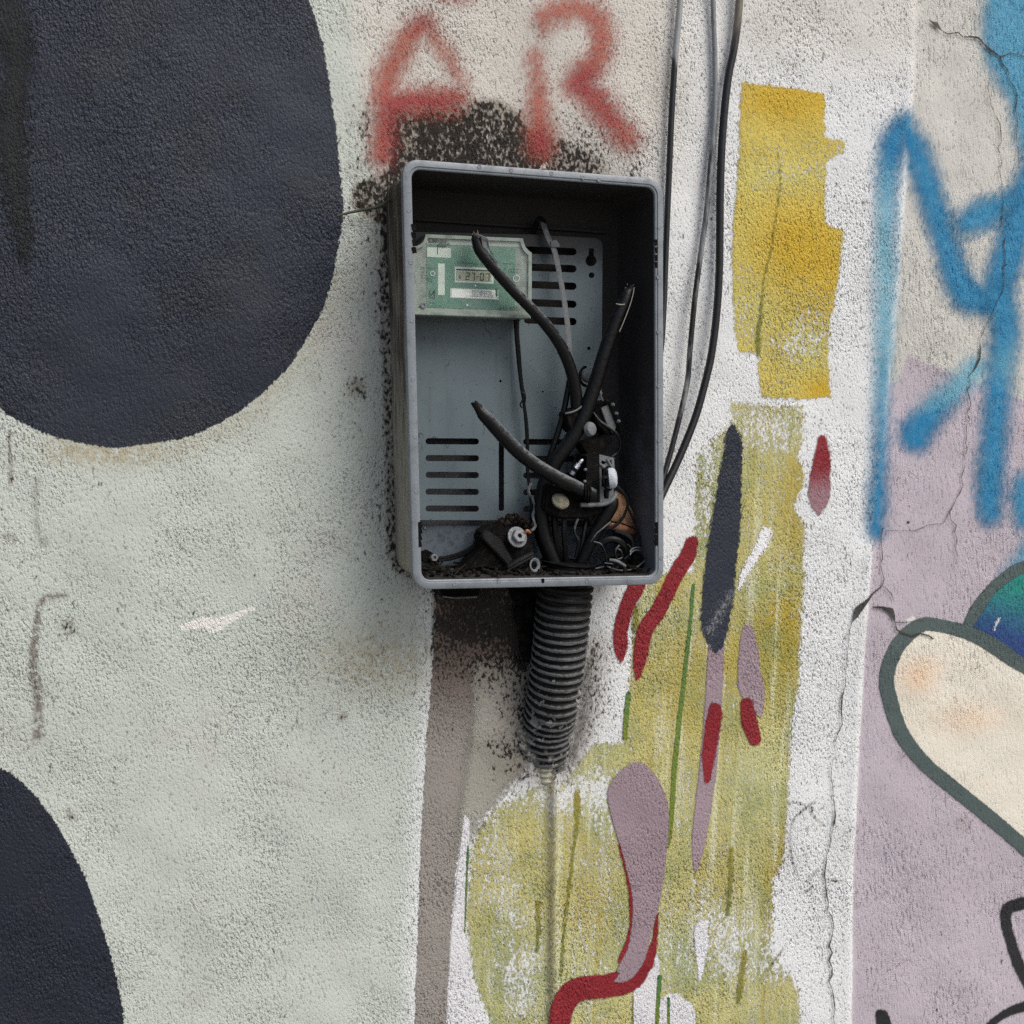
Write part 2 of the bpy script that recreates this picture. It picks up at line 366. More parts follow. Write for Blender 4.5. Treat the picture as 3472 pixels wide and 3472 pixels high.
def refine(k, i0, i1, j0, j1):
    """finer lattice that lies on the wall lattice (rows j, columns i)"""
    fi = np.linspace(i0, i1, (i1 - i0) * k + 1); fj = np.linspace(j0, j1, (j1 - j0) * k + 1)
    xs = np.interp(fi, np.arange(len(XS)), XS); zs = np.interp(fj, np.arange(len(ZS)), ZS)
    H = GH[j0:j1 + 1, i0:i1 + 1]
    H = np.stack([np.interp(fi, np.arange(i0, i1 + 1), r) for r in H])
    H = np.stack([np.interp(fj, np.arange(j0, j1 + 1), c) for c in H.T]).T
    X, Z = np.meshgrid(xs, zs); return X, Z, H
film_count = [0]
def film(name, mat, fn, box, margin=30, k=1, layer=1, label=None, vfun=None, dens=None):
    """fn(U, V) -> signed distance (or (distance, v)); box: pixel bounds"""
    c = [at(box[0], box[1]), at(box[2], box[1]), at(box[0], box[3]), at(box[2], box[3])]
    pad = margin * MM * 1.3
    i0 = max(0, np.searchsorted(XS, min(q.x for q in c) - pad) - 1); i1 = min(len(XS) - 1, np.searchsorted(XS, max(q.x for q in c) + pad) + 1)
    j0 = max(0, np.searchsorted(ZS, min(q.z for q in c) - pad) - 1); j1 = min(len(ZS) - 1, np.searchsorted(ZS, max(q.z for q in c) + pad) + 1)
    X, Z, H = refine(k, int(i0), int(i1), int(j0), int(j1))
    U, V = project(X, np.zeros_like(X), Z)
    r = fn(U, V); d, v = r if isinstance(r, tuple) else (r, np.zeros(U.shape))
    if vfun: v = vfun(U, V)
    near = d < margin
    keep = near[:-1, :-1] | near[1:, :-1] | near[:-1, 1:] | near[1:, 1:]
    film_count[0] += 1
    me, used = grid_mesh(name, X, -H - 0.00035 * layer - 0.000012 * film_count[0], Z, keep)
    if name in ('paint_stripe', 'mortar_patch'): add_attr(me, 'soot', wear(U, V).ravel()[used])
    add_attr(me, 'd', np.clip(d, -200, 200).ravel()[used]); add_attr(me, 'v', v.ravel()[used])
    add_attr(me, 'right', sm(U - crease_x(V), -6, 10).ravel()[used])
    if dens is not None: add_attr(me, 'dens', dens(U, V).ravel()[used])
    o = link(name, me, mat, wall)
    if label: o['label'] = label
    return o
def box_of(*pls):
    P = [p for pl in pls for p in pl]; w = max([p[2] for p in P if len(p) > 2] or [0])
    return (min(p[0] for p in P) - w, min(p[1] for p in P) - w, max(p[0] for p in P) + w, max(p[1] for p in P) + w)
def poly_film(name, mat, pts, smooth=True, **kw):
    return film(name, mat, lambda U, V: sd_poly(U, V, pts, smooth), box_of(pts), **kw)
def line_film(name, mat, lines, **kw):
    def fn(U, V):
        r = [sd_line(U, V, l, want_t=True) for l in lines]; d = r[0][0]; v = r[0][1]
        for q, w in r[1:]: m = q < d; d = np.where(m, q, d); v = np.where(m, w, v)
        return d, v
    return film(name, mat, fn, box_of(*lines), **kw)
def spots(base, L):
    def f(U, V):
        r = np.full(U.shape, float(base))
        for x, y, rx, ry, k in L: r += k * np.exp(-((U - x) / rx) ** 2 - ((V - y) / ry) ** 2)
        return r
    return f

navy = film_mat('navy wall paint', S(27, 32, 46), S(36, 43, 58), soft=3, rag=9, gloss=.45, pit=.5, mottle=.45, mcol=S(36, 38, 42))
poly_film('paint_blob', navy, [(1020,-60),(1048,0),(1093,142),(1122,310),(1142,453),(1155,582),(1164,686),(1161,757),(1145,841),(1129,932),(1106,1016),(1074,1087),(1029,1165),(983,1242),(942,1280),(884,1338),(797,1403),(688,1461),(580,1493),(449,1512),(377,1517),(290,1504),(181,1479),(94,1443),(43,1414),(0,1385),(-150,1290),(-260,1080),(-300,700),(-200,200),(0,-150),(300,-330),(650,-360),(880,-260)],
          label='large navy painted blob at the upper left', vfun=spots(.3, [(900,500,500,400,.5),(300,900,300,300,.3),(900,1200,300,150,-.4)]))
poly_film('paint_blob', navy, [(0,2608),(65,2648),(130,2713),(188,2793),(239,2880),(290,2981),(326,3083),(362,3191),(391,3300),(409,3387),(420,3472),(425,3700),(300,3900),(-200,3900),(-300,2800),(-130,2600)],
          label='navy painted blob in the lower left corner', vfun=spots(.1, []))
rough = film_mat('rough black patch', S(24, 26, 28), S(32, 34, 38), soft=26, rag=70, gloss=.2, pit=.4)
line_film('paint_patch', rough, [[(-40,-60,70),(30,60,64),(60,220,46),(40,420,50),(50,620,44),(80,800,30),(90,900,10)]], layer=2, margin=120, label='rough darker patch along the left edge of the large navy blob', vfun=spots(.3, []))
# grey primer stripe and repaired plaster below the box
stripe = film_mat('grey primer', S(142, 136, 130), S(112, 98, 90), soft=3, rag=9, pit=.45, sooty=True)
poly_film('paint_stripe', stripe, [(1479,1990),(1474,2157),(1462,2323),(1452,2450),(1444,2544),(1431,2770),(1418,3094),(1408,3320),(1405,3520),(1512,3520),(1515,3385),(1528,3159),(1544,2965),(1573,2751),(1600,2620),(1650,2560),(1660,2470),(1610,2420),(1608,2281),(1640,2262),(1780,2290),(1800,2200),(1820,1990)],
          smooth=False, layer=1, vfun=lambda U, V: 1.1 * sm(V, 2560, 2150), label='grey brown painted stripe below the meter box')
patch_m = film_mat('grey mortar', S(150, 148, 138), S(168, 165, 156), soft=24, rag=40, pit=.3, sooty=True)
poly_film('mortar_patch', patch_m, [(1602,2262),(1700,2240),(1800,2250),(1810,2430),(1800,2550),(1770,2610),(1700,2700),(1630,2790),(1580,2860),(1548,2900),(1560,2740),(1585,2560),(1600,2430)], layer=2, vfun=spots(.2, [(1710,2420,80,140,.8)]), label='smoothed grey mortar beside the conduit')

# yellow washes
yel = film_mat('yellow paint', S(196, 189, 108), S(192, 160, 44), soft=5, rag=15, dry=.95, pit=.6, pitcol=S(120, 100, 36))
poly_film('paint_patch', yel, [(2513,281),(2636,294),(2785,317),(2795,330),(2791,466),(2840,474),(2862,484),(2859,515),(2798,550),(2794,640),(2791,750),(2820,770),(2856,783),(2850,854),(2837,957),(2811,1100),(2807,1223),(2814,1346),(2714,1355),(2578,1343),(2568,1197),(2507,1194),(2490,1113),(2487,1067),(2478,906),(2481,776),(2500,582),(2507,388)],
          smooth=False, layer=2, k=2, label='mustard yellow painted patch right of the cables',
          vfun=spots(.45, [(2680,330,180,90,.75),(2680,830,120,160,.6),(2800,900,60,160,.4),(2620,600,160,60,-.35),(2780,1330,60,60,.6),(2560,1050,90,120,-.3),(2740,1180,80,90,-.4)]),
          dens=spots(.84, [(2680,340,200,120,.35),(2660,830,160,180,.3),(2640,590,170,70,-.12),(2755,1110,80,110,-.36),(2540,1050,70,110,-.28),(2660,1190,90,60,-.22),(2780,1320,60,60,.2),(2640,1300,80,50,-.15),(2850,490,30,40,-.3)]))
ylow = film_mat('yellow green wash', S(192, 192, 142), S(168, 149, 54), soft=9, rag=22, dry=.95, pit=.62, pitcol=S(104, 98, 44), streaks=True, mottle=.8, mcol=S(142, 150, 98))
def yl_v(U, V):
    return spots(.38, [(2690,1700,60,250,.5),(2620,2220,110,170,.75),(2640,2100,60,120,.3),(2690,2980,60,200,.5),(2640,3050,60,120,.4),(2330,2330,160,200,.45),(2000,3050,120,200,.25),(1720,2860,120,120,.1),(2480,2300,60,200,.15),(2450,2960,90,120,.25),(2560,1780,60,200,.2),(2160,2300,20,200,.2),(2270,1980,40,60,.5),(1850,3300,160,200,-.4),(2560,2620,120,160,-.3),(2300,3260,150,100,-.4)])(U, V)
poly_film('paint_wash', ylow, [(2474,1365),(2600,1372),(2720,1378),(2720,1488),(2701,1553),(2728,1600),(2720,1650),(2691,1715),(2723,1779),(2723,1960),(2704,2329),(2685,2448),(2672,2675),(2662,2869),(2656,2930),(2626,2985),(2623,3141),(2612,3231),(2660,3280),(2705,3354),(2714,3472),(2716,3540),(1664,3540),(1664,3472),(1603,3307),(1580,3126),(1593,2906),(1612,2816),(1664,2751),(1760,2690),(1800,2672),(1897,2655),(1945,2610),(1980,2563),(2013,2525),(2112,2513),(2120,2438),(2129,2343),(2141,2240),(2150,2120),(2157,2039),(2180,1994),(2260,1938),(2351,1941),(2357,1747),(2361,1640),(2364,1540),(2440,1470),(2472,1440)],
          smooth=False, layer=1, k=1, label='streaky yellow green wash running down the wall', vfun=yl_v,
          dens=spots(.84, [(1630,2860,90,150,-.34),(1800,2710,170,60,-.34),(1760,3280,70,200,-.2),(2600,1430,160,90,-.42),(2400,1640,50,200,-.5),(2640,2250,100,200,.3),(1700,3000,90,300,-.1),(1960,2680,200,60,-.35),(1880,2800,60,120,-.2),(1960,3200,60,300,-.2),(2060,2900,60,300,-.2),(2010,2660,100,80,-.25),(1800,3350,200,120,-.12),(2420,3200,240,130,-.38),(2480,3290,60,60,-.2),(2660,3300,60,80,-.3),(2200,2050,40,120,-.3),(2650,1900,50,200,-.1),(2720,2450,30,160,-.3),(2680,1600,40,120,.1)]))
green = film_mat('green paint', S(66, 110, 62), S(116, 128, 40), soft=2, rag=3, pit=.4)
for i, L in enumerate(([(2352,1985,4),(2348,1993,6),(2340,2100,6),(2329,2222,7),(2318,2320,7),(2306,2416,8),(2287,2578,9),(2277,2740,8),(2270,2830,7),(2264,2870,5)],
          [(2131,2350,7),(2129,2364,8),(2120,2440,9),(2116,2500,8)], [(1586,2868,3.5),(1580,3000,3.5),(1577,3094,3),(1574,3160,2)],
          [(2235,3310,7),(2230,3400,7),(2225,3500,7)], [(2266,3385,5),(2266,3440,5),(2268,3500,5)])):
    line_film('paint_drip', green, [L], k=3, layer=3, margin=14)
olive = film_mat('olive paint', S(150, 138, 40), S(112, 120, 52), soft=4, rag=10, pit=.4, cover=.66)
for L in ([(1957,2690,10),(1954,2740,13),(1952,2803,7),(1930,2997,6),(1915,3130,5),(1903,3256,7),(1900,3320,3)], [(2156,2120,10),(2150,2060,9),(2148,2140,10)], [(2482,2880,9),(2478,2990,11),(2470,3100,8)], [(2528,3230,9),(2515,3330,12),(2505,3400,8)], [(2150,3330,6),(2148,3400,6),(2147,3500,5)], [(1822,3060,9),(1824,3140,9),(1820,3220,6)]):
    line_film('paint_drip', olive, [L], k=3, layer=2, margin=16)
shade_m = film_mat('painted groove shade', S(104, 98, 82), S(128, 122, 100), soft=16, rag=14, pit=.4, cover=.62)
line_film('dirt_shade_streak', shade_m, [[(1856,2600,10),(1866,2680,12),(1867,2900,10),(1865,3200,11),(1864,3520,11)]], layer=4, k=2, margin=34, label='thin grey painted shade of the groove running down below the conduit', vfun=spots(.3, [(1866,3000,40,120,.6)]))  # shaded side of the buried ridge, painted as a grey line
smear = film_mat('grey smear', S(74, 70, 66), S(110, 106, 100), soft=40, rag=50, pit=.3, cover=.6)
line_film('dirt_shade_streak', smear, [[(1992,2250,4),(1985,2380,16),(1965,2470,26),(1935,2550,22),(1900,2600,14)]], layer=4, k=2, margin=70, label='grey smear along the right side of the conduit foot', vfun=spots(.5, []))
white = film_mat('white paint', S(214, 213, 216), S(220, 220, 226), soft=3, rag=6, pit=.4, pitcol=S(110, 108, 104))
poly_film('paint_drip', white, [(2146,3350),(2150,3310),(2195,3285),(2222,3231),(2236,3260),(2236,3390),(2262,3368),(2300,3367),(2322,3390),(2345,3400),(2358,3432),(2361,3540),(2150,3540)], smooth=False, layer=2, k=2, margin=20)
line_film('paint_drip', white, [[(2395,3130,10),(2378,3150,22),(2380,3200,24),(2378,3240,18),(2374,3320,5)]], layer=3, k=2, margin=20)
poly_film('paint_stripe', white, [(1573,2760),(1593,2780),(1590,2906),(1578,3126),(1590,3300),(1640,3472),(1640,3540),(1512,3540),(1515,3385),(1528,3159),(1548,2965)], smooth=False, layer=2, label='white strip beside the grey stripe')
chalk = film_mat('chalky white paint', S(222, 222, 224), S(226, 226, 228), soft=3, rag=22, pit=.2)
line_film('paint_stroke', chalk, [[(2600,1795,12),(2594,1810,20),(2575,1857,19),(2539,1909,17),(2513,1967,9),(2500,2000,4)]], layer=4, k=3, margin=30, label='white brush stroke on the yellow wash')

line_film('paint_drip', olive, [[(2636,520,2),(2642,600,3),(2638,660,3),(2620,770,3),(2612,840,3),(2590,930,3),(2578,1060,5),(2571,1130,9),(2570,1200,6)]], k=3, layer=4, margin=14)
# strokes of the mural
navs = film_mat('navy stroke paint', S(32, 37, 49), S(40, 46, 59), soft=5, rag=16, gloss=.4, pit=.5)
line_film('paint_stroke', navs, [[(2480,1455,15),(2483,1500,31),(2481,1560,34),(2468,1682,45),(2455,1812,51),(2440,1941,53),(2425,2090,51),(2424,2150,38),(2424,2190,20)]], layer=4, k=2, margin=36, label='tall navy brush stroke on the yellow wash')
scuff = film_mat('scuffed white paint', S(170, 172, 178), S(170, 172, 178), soft=24, rag=44, pit=0, cover=.6)
line_film('paint_scuff', scuff, [[(2475,2015,1),(2440,2075,2),(2400,2140,2)]], layer=5, k=3, margin=40)
lil = film_mat('mauve paint', S(146, 128, 136), S(156, 138, 146), soft=3, rag=5, pit=.42)
line_film('paint_stroke', lil, [[(2425,2180,24),(2426,2222,27),(2416,2416,29),(2400,2610,30),(2380,2772,28),(2368,2869,22),(2360,2947,8)]], layer=3, k=2, margin=20, label='mauve stroke running down from the navy stroke')
line_film('paint_stroke', lil, [[(2532,2135,18),(2536,2200,32),(2539,2297,40),(2547,2330,43),(2560,2380,30),(2575,2425,7)]], layer=3, k=2, margin=20, label='short mauve stroke right of the navy stroke')
poly_film('paint_teardrop', lil, [(2143,2583),(2098,2615),(2065,2660),(2059,2712),(2085,2816),(2120,2932),(2143,3049),(2140,3146),(2123,3223),(2091,3282),(2098,3300),(2082,3327),(2136,3318),(2182,3256),(2214,3139),(2240,3049),(2259,2900),(2266,2770),(2253,2693),(2220,2628),(2182,2589)], layer=5, k=2, margin=20, label='large mauve teardrop shape')
red = film_mat('red paint', S(120, 22, 32), S(136, 34, 42), soft=4, rag=6, pit=.55)
rsoft = film_mat('faded red paint', S(128, 28, 38), S(150, 114, 122), soft=5, rag=8, pit=.5)
line_film('paint_stroke', red, [[(2420,2395,12),(2423,2412,23),(2413,2481,26),(2400,2578,21),(2397,2645,10)]], layer=4, k=2, margin=20, label='red stroke inside the mauve stroke')
line_film('paint_stroke', red, [[(2529,2387,22),(2539,2448,27),(2557,2505,22)]], layer=4, k=2, margin=20, label='short red stroke under the short mauve stroke')
line_film('paint_stroke', rsoft, [[(2785,1490,15),(2785,1553,28),(2778,1618,33),(2774,1682,34),(2772,1735,10)]], layer=2, k=2, margin=20, label='small red stroke fading to pink on the white strip', vfun=lambda U, V: sm(V, 1570, 1690))
line_film('paint_stroke', red, [[(2165,1940,26),(2158,1983,27),(2125,2053,25),(2104,2136,24),(2104,2198,22),(2106,2245,5)]], layer=3, k=2, margin=20, label='red stroke just below the box corner')
line_film('paint_stroke', red, [[(2345,1838,22),(2329,1886,27),(2291,1948,26),(2260,2010,26),(2229,2072,26),(2187,2136,27),(2168,2240,22),(2160,2300,6)]], layer=3, k=2, margin=20, label='long slanting red stroke right of the box corner')
line_film('paint_stroke', red, [[(2196,3268,14),(2170,3300,24),(2136,3322,38),(2059,3340,40),(1962,3350,40),(1912,3391,40),(1890,3472,38),(1876,3560,38)],
     [(2100,2862,7),(2128,2955,9),(2143,3060,10),(2141,3160,11),(2110,3255,16)], [(2228,3100,5),(2220,3180,9),(2205,3235,16),(2196,3268,18)]], layer=4, k=2, margin=20, label='curved red line under the mauve teardrop')

# red sprayed letters above the box
spray = film_mat('red spray paint', S(182, 106, 86), S(154, 58, 58), soft=52, rag=48, pit=.5, pitcol=S(100, 54, 44), cover=.80, vfade=-.1)
A_l = [[(1445,75,20),(1420,90,26),(1378,140,28),(1345,200,30),(1326,240,32),(1307,311,34),(1306,401,27),(1300,480,26),(1294,525,24)], [(1330,345,34),(1424,340,36),(1520,338,34),(1565,330,12)]]
A_s = [[(1443,62,24),(1482,142,26),(1520,194,24),(1570,280,16)]]
def letter(main, ghost, vspots):
    def fn(U, V):
        d = np.minimum.reduce([sd_line(U, V, l) for l in main]); d2 = np.minimum.reduce([sd_line(U, V, l) for l in ghost]) + 16
        return np.minimum(d, d2) - 9, np.clip(vspots(U, V), 0, 1)
    return fn
film('graffiti_letter', spray, letter(A_l, A_s, spots(.25, [(1330,480,60,160,.7),(1450,345,150,40,.75),(1425,85,50,60,.5),(1480,180,60,80,-.2)])), (1230, 30, 1640, 580), margin=60, layer=3, k=1, label='red sprayed letter A above the box')
R_l = [[(1848,60,22),(1896,38,26),(1954,28,28),(2010,50,30),(2040,110,30),(2030,185,30),(1990,245,38),(1952,285,34)], [(1960,280,34),(2006,324,38),(2058,385,36),(2100,440,34),(2122,468,32)], [(1828,310,20),(1828,388,28),(1832,453,32),(1834,500,30)]]
R_s = [[(1815,190,24),(1824,300,30)], [(1840,70,30),(1845,110,10)]]
film('graffiti_letter', spray, letter(R_l, R_s, spots(.3, [(1980,280,60,60,.8),(2060,390,80,90,.55),(1832,480,40,60,.7),(2020,120,40,70,.2)])), (1740, -20, 2180, 560), margin=60, layer=3, k=1, label='red sprayed letter R above the box')
line_film('graffiti_letter', spray, [[(1500,-30,14),(1550,-18,16),(1600,-30,14)]], layer=3, margin=60, label='bottom edge of a third red letter', vfun=spots(.5, []))

# blue sprayed letters on the right
blue = film_mat('blue spray paint', S(12, 112, 160), S(122, 200, 222), soft=42, rag=30, vfade=.45, pit=.4, pitcol=S(16, 60, 108))
def bl_v(U, V): return np.clip(spots(.1, [(2992,1000,60,330,.75),(2998,700,40,160,.2),(3290,1270,120,110,.6),(3420,60,140,120,.15),(3010,500,70,60,-.2)])(U, V), 0, 1)
S1 = [(3062,420,34),(3025,480,44),(3004,600,36),(2998,720,32),(2998,900,34),(2994,1100,30),(2990,1260,26),(2986,1359,24),(2982,1553,24),(2972,1682,30),(2966,1800,26)]
S2 = [(3062,420,30),(3108,518,44),(3160,679,44),(3205,820,44),(3240,930,50),(3283,1003,56),(3361,1000,50),(3410,900,56),(3450,760,56),(3490,640,60),(3540,540,60)]
line_film('graffiti_letter', blue, [S1, S2], layer=3, margin=66, k=1, label='blue sprayed letter M on the right bay', vfun=bl_v)
line_film('graffiti_letter', blue, [[(3280,755,44),(3345,722,52),(3420,680,30)]], layer=3, margin=60, label='short blue sprayed dab inside the letter M', vfun=spots(.15, []))
line_film('graffiti_stroke', blue, [[(3425,-60,76),(3425,80,92),(3430,200,84),(3468,330,52),(3500,480,50)]], layer=2, margin=80, label='blue spray running down the upper right corner', vfun=spots(.35, []))
line_film('graffiti_stroke', blue, [[(3390,1010,50),(3410,1120,50),(3395,1250,44),(3378,1424,44),(3356,1618,46),(3352,1740,38)]], layer=4, margin=66, label='long blue vertical spray stroke', vfun=spots(.12, [(3420,1230,50,60,.3)]))
line_film('graffiti_stroke', blue, [[(3310,1250,40),(3250,1310,40),(3180,1380,44),(3120,1450,52),(3105,1480,50)]], layer=3, margin=66, label='slanting blue spray stroke fading upward', vfun=lambda U, V: .05 + .75 * sm(V, 1440, 1290))
line_film('graffiti_stroke', blue, [[(3470,1640,34),(3462,1700,36),(3475,1760,34)]], layer=3, margin=60, label='blue spray at the right edge', vfun=spots(.2, []))
line_film('graffiti_stroke', blue, [[(3500,1850,30),(3450,1910,16),(3400,1960,6)]], layer=2, margin=66, label='soft blue haze over the outline', vfun=spots(.4, []))

# cream and teal shapes with a grey green outline
cream = film_mat('cream paint', S(220, 215, 201), S(222, 190, 160), soft=2, rag=4, pit=.35, pitcol=S(150, 130, 110))
poly_film('paint_shape', cream, [(3560,2300),(3451,2245),(3374,2193),(3290,2148),(3192,2122),(3128,2122),(3070,2161),(3031,2213),(3008,2297),(3021,2371),(3057,2481),(3128,2578),(3225,2662),(3322,2740),(3406,2811),(3472,2869),(3600,2990)], layer=1, label='cream painted shape at the right edge',
          vfun=spots(.0, [(3110,2300,60,60,.75),(3290,2440,130,60,.5),(3150,2260,60,40,.3)]))
teal = film_mat('teal and blue paint', S(36, 132, 120), S(40, 66, 122), soft=2, rag=6, pit=.45)
poly_film('paint_shape', teal, [(3560,1900),(3472,1922),(3425,1948),(3361,1999),(3309,2070),(3275,2135),(3374,2193),(3451,2245),(3560,2300)], layer=1, label='teal and blue painted shape at the right edge',
          vfun=lambda U, V: np.clip(sm((V - 2060) - .28 * (U - 3400), -120, 120) + .5 * np.exp(-((U - 3440) / 30) ** 2 - ((V - 2030) / 40) ** 2) * 0, 0, 1))
outl = film_mat('grey green paint', S(72, 86, 86), S(84, 98, 96), soft=3, rag=4, pit=.4)
line_film('paint_outline', outl, [[(3570,2310,24),(3451,2245,25),(3374,2193,26),(3290,2148,24),(3192,2122,22),(3128,2118,24),(3070,2158,26),(3031,2213,25),(3008,2297,25),(3021,2371,25),(3057,2481,25),(3128,2578,24),(3225,2662,24),(3322,2740,24),(3406,2811,24),(3472,2869,24),(3580,2965,24)]], layer=3, k=2, margin=20, label='grey green outline around the cream shape', vfun=spots(.4, []))
line_film('paint_outline', outl, [[(3275,2140,16),(3309,2070,20),(3361,1999,19),(3425,1948,20),(3472,1922,20),(3560,1890,20)]], layer=2, k=2, margin=20, label='grey green outline around the teal shape', vfun=spots(.4, []))
line_film('paint_scuff', chalk, [[(3383,2095,2),(3376,2116,3),(3370,2136,1)]], layer=2, k=3, margin=24)
blk = film_mat('black paint', S(30, 31, 34), S(38, 39, 42), soft=4, rag=6, gloss=.4, pit=.3)
line_film('paint_line', blk, [[(3500,3060,20),(3462,3070,21),(3425,3085,20),(3419,3128,18),(3432,3192,18),(3455,3265,19),(3490,3340,18)]], layer=3, k=2, margin=20, label='black looping line at the right edge')
line_film('paint_line', blk, [[(3540,3385,15),(3472,3412,16),(3419,3432,14),(3361,3472,12),(3330,3520,12)]], layer=3, k=2, margin=20, label='black line across the lower right corner')
line_film('paint_line', blk, [[(2990,3440,15),(3000,3460,24),(3010,3540,30)]], layer=3, k=2, margin=20, label='black tip of a line at the bottom edge')

# cracks in the plaster: broken lines that show the dark mortar
jr = np.random.default_rng(3)
crack_m = film_mat('crack', S(40, 37, 34), S(84, 80, 76), soft=1.6, rag=1.6, pit=0)
for c in CRACKS:
    P_ = np.array(c, float); J = []
    for a_, b_ in zip(P_, P_[1:]):
        n_ = max(1, int(np.hypot(*(b_ - a_)[:2]) / 24))
        for k_ in range(n_): J.append(a_ + (b_ - a_) * k_ / n_ + (np.array([*jr.normal(0, 4, 2), 0]) if k_ else 0))
    J.append(P_[-1])
    J = [(q[0], q[1], (q[2] * .54 if q[2] < 9 else q[2] * .8) * jr.uniform(.6, 1.25)) for q in J]
    film('crack', crack_m, lambda U, V, J=J: sd_line(U, V, J, smooth=False), box_of(J), margin=10, k=4, layer=8, vfun=lambda U, V: .35 + .5 * np.sin(U / 31.) * np.sin(V / 43.))

# ================================================================== objects: builders
def frames(P):
    T = np.gradient(P, axis=0); T /= np.linalg.norm(T, axis=1)[:, None] + 1e-12
    n = np.cross(T[0], [0, 1, 0.3]); n /= np.linalg.norm(n); N = [n]
    for i in range(1, len(P)):
        n = N[-1] - T[i] * np.dot(N[-1], T[i]); N.append(n / np.linalg.norm(n))
    N = np.array(N); return T, N, np.cross(T, N)
def add_tube(bm, P, R, seg=12, caps=True, flat=None, lump=0.0):
    """P: world points; R: radius or list; flat: (a, b) scale along the two frame axes"""
    P = np.array([tuple(p) for p in P], float); n = len(P); R = np.full(n, R, float) if np.isscalar(R) else np.array(R, float)
    T, N, B = frames(P); fa, fb = flat or (1, 1); rings = []
    for i in range(n):
        row = []
        for k in range(seg):
            a = 2 * math.pi * k / seg; r = R[i] * (1 + (lump * rng.normal() if lump else 0))
            row.append(bm.verts.new(P[i] + N[i] * r * fa * math.cos(a) + B[i] * r * fb * math.sin(a)))
        rings.append(row)
    for i in range(n - 1):
        for k in range(seg): bm.faces.new((rings[i][k], rings[i][(k + 1) % seg], rings[i + 1][(k + 1) % seg], rings[i + 1][k]))
    if caps: bm.faces.new(rings[0][::-1]); bm.faces.new(rings[-1])
    return rings
def px_path(L, n=6):
    """L: (u, v, Y[, r_px]) -> smooth world points and radii"""
    Q = crom([tuple(p) for p in L], n) if len(L) > 2 else np.array(L, float)
    W_ = [at(q[0], q[1], q[2]) for q in Q]
    R = [q[3] * MM for q in Q] if Q.shape[1] > 3 else None
    return W_, R
def tube_px(name, L, mat, parent, r=None, seg=12, n=6, lump=0.0, flat=None):
    bm = bmesh.new(); P, R = px_path(L, n); add_tube(bm, P, R if R is not None and r is None else r * MM, seg, lump=lump, flat=flat)
    return from_bm(name, bm, mat, parent)
def add_lathe(bm, c, axis_, prof, seg=24, squash=None):
    c = Vector(c); a = Vector(axis_).normalized(); q = a.to_track_quat('Z', 'Y'); rows = []
    for r, h in prof:
        row = []
        for k in range(seg):
            t = 2 * math.pi * k / seg; row.append(bm.verts.new(c + q @ Vector((r * math.cos(t), r * math.sin(t), h))))
        rows.append(row)
    for i in range(len(rows) - 1):
        for k in range(seg): bm.faces.new((rows[i][k], rows[i][(k + 1) % seg], rows[i + 1][(k + 1) % seg], rows[i + 1][k]))
    bm.faces.new(rows[0][::-1]); bm.faces.new(rows[-1])
def lathe(name, c, axis_, prof, mat, parent, seg=24):
    bm = bmesh.new(); add_lathe(bm, c, axis_, prof, seg); return from_bm(name, bm, mat, parent)
def add_prism(bm, pts, Y0, Y1, taper=0.0, holes=()):
    """outline in photo pixels on plane Y0 (front), straight back to Y1"""
    def loop(pp):
        return [at(u, v, Y0) for u, v in pp]
    fr = loop(pts); c = sum(fr, Vector()) / len(fr)
    L = [fr] + [loop(h) for h in holes]; front = []; edges = []
    for lp in L:
        vs = [bm.verts.new(p) for p in lp]; front.append(vs)
        for i in range(len(vs)): edges.append(bm.edges.new((vs[i - 1], vs[i])))
    if holes: bmesh.ops.triangle_fill(bm, use_beauty=True, use_dissolve=False, edges=edges, normal=(0, -1, 0))
    else: bm.faces.new(front[0])
    back = []
    for vs in front:
        back.append([bm.verts.new(Vector((v.co.x + (v.co.x - c.x) * taper, Y1, v.co.z + (v.co.z - c.z) * taper))) for v in vs])
    for vs, bs in zip(front, back):
        for i in range(len(vs)): bm.faces.new((vs[i - 1], vs[i], bs[i], bs[i - 1]))
    if not holes: bm.faces.new(back[0][::-1])
def prism(name, pts, Y0, Y1, mat, parent, taper=0.0, holes=(), bevel=0.0):
    bm = bmesh.new(); add_prism(bm, pts, Y0, Y1, taper, holes)
    if bevel:
        bmesh.ops.recalc_face_normals(bm, faces=bm.faces)
        es = [e for e in bm.edges if len(e.link_faces) == 2 and e.calc_face_angle(0) > .6]
        bmesh.ops.bevel(bm, geom=es, offset=bevel, segments=2, affect='EDGES', clamp_overlap=True)
    return from_bm(name, bm, mat, parent)
def add_box(bm, c, ax, ay, az, bevel=0.0):
    """oriented box: centre and three half-extent vectors"""
    b2 = bmesh.new(); r = bmesh.ops.create_cube(b2, size=2)
    M = Matrix((Vector(ax), Vector(ay), Vector(az))).transposed()
    for v in b2.verts: v.co = Vector(c) + M @ v.co
    if bevel: bmesh.ops.bevel(b2, geom=b2.edges[:], offset=bevel, segments=2, affect='EDGES')
    tmp = bpy.data.meshes.new('tmp'); b2.to_mesh(tmp); b2.free(); bm.from_mesh(tmp); bpy.data.meshes.remove(tmp)
def obox(name, c, ax, ay, az, mat, parent, bevel=0.001):
    bm = bmesh.new(); add_box(bm, c, ax, ay, az, bevel); return from_bm(name, bm, mat, parent)
def rrect(x0, y0, x1, y1, r, n=5):
    P = []
    for cx, cy, a in ((x1 - r, y0 + r, -90), (x1 - r, y1 - r, 0), (x0 + r, y1 - r, 90), (x0 + r, y0 + r, 180)):
        for k in range(n + 1):
            t = math.radians(a + 90 * k / n); P.append((cx + r * math.cos(t), cy + r * math.sin(t)))
    return P
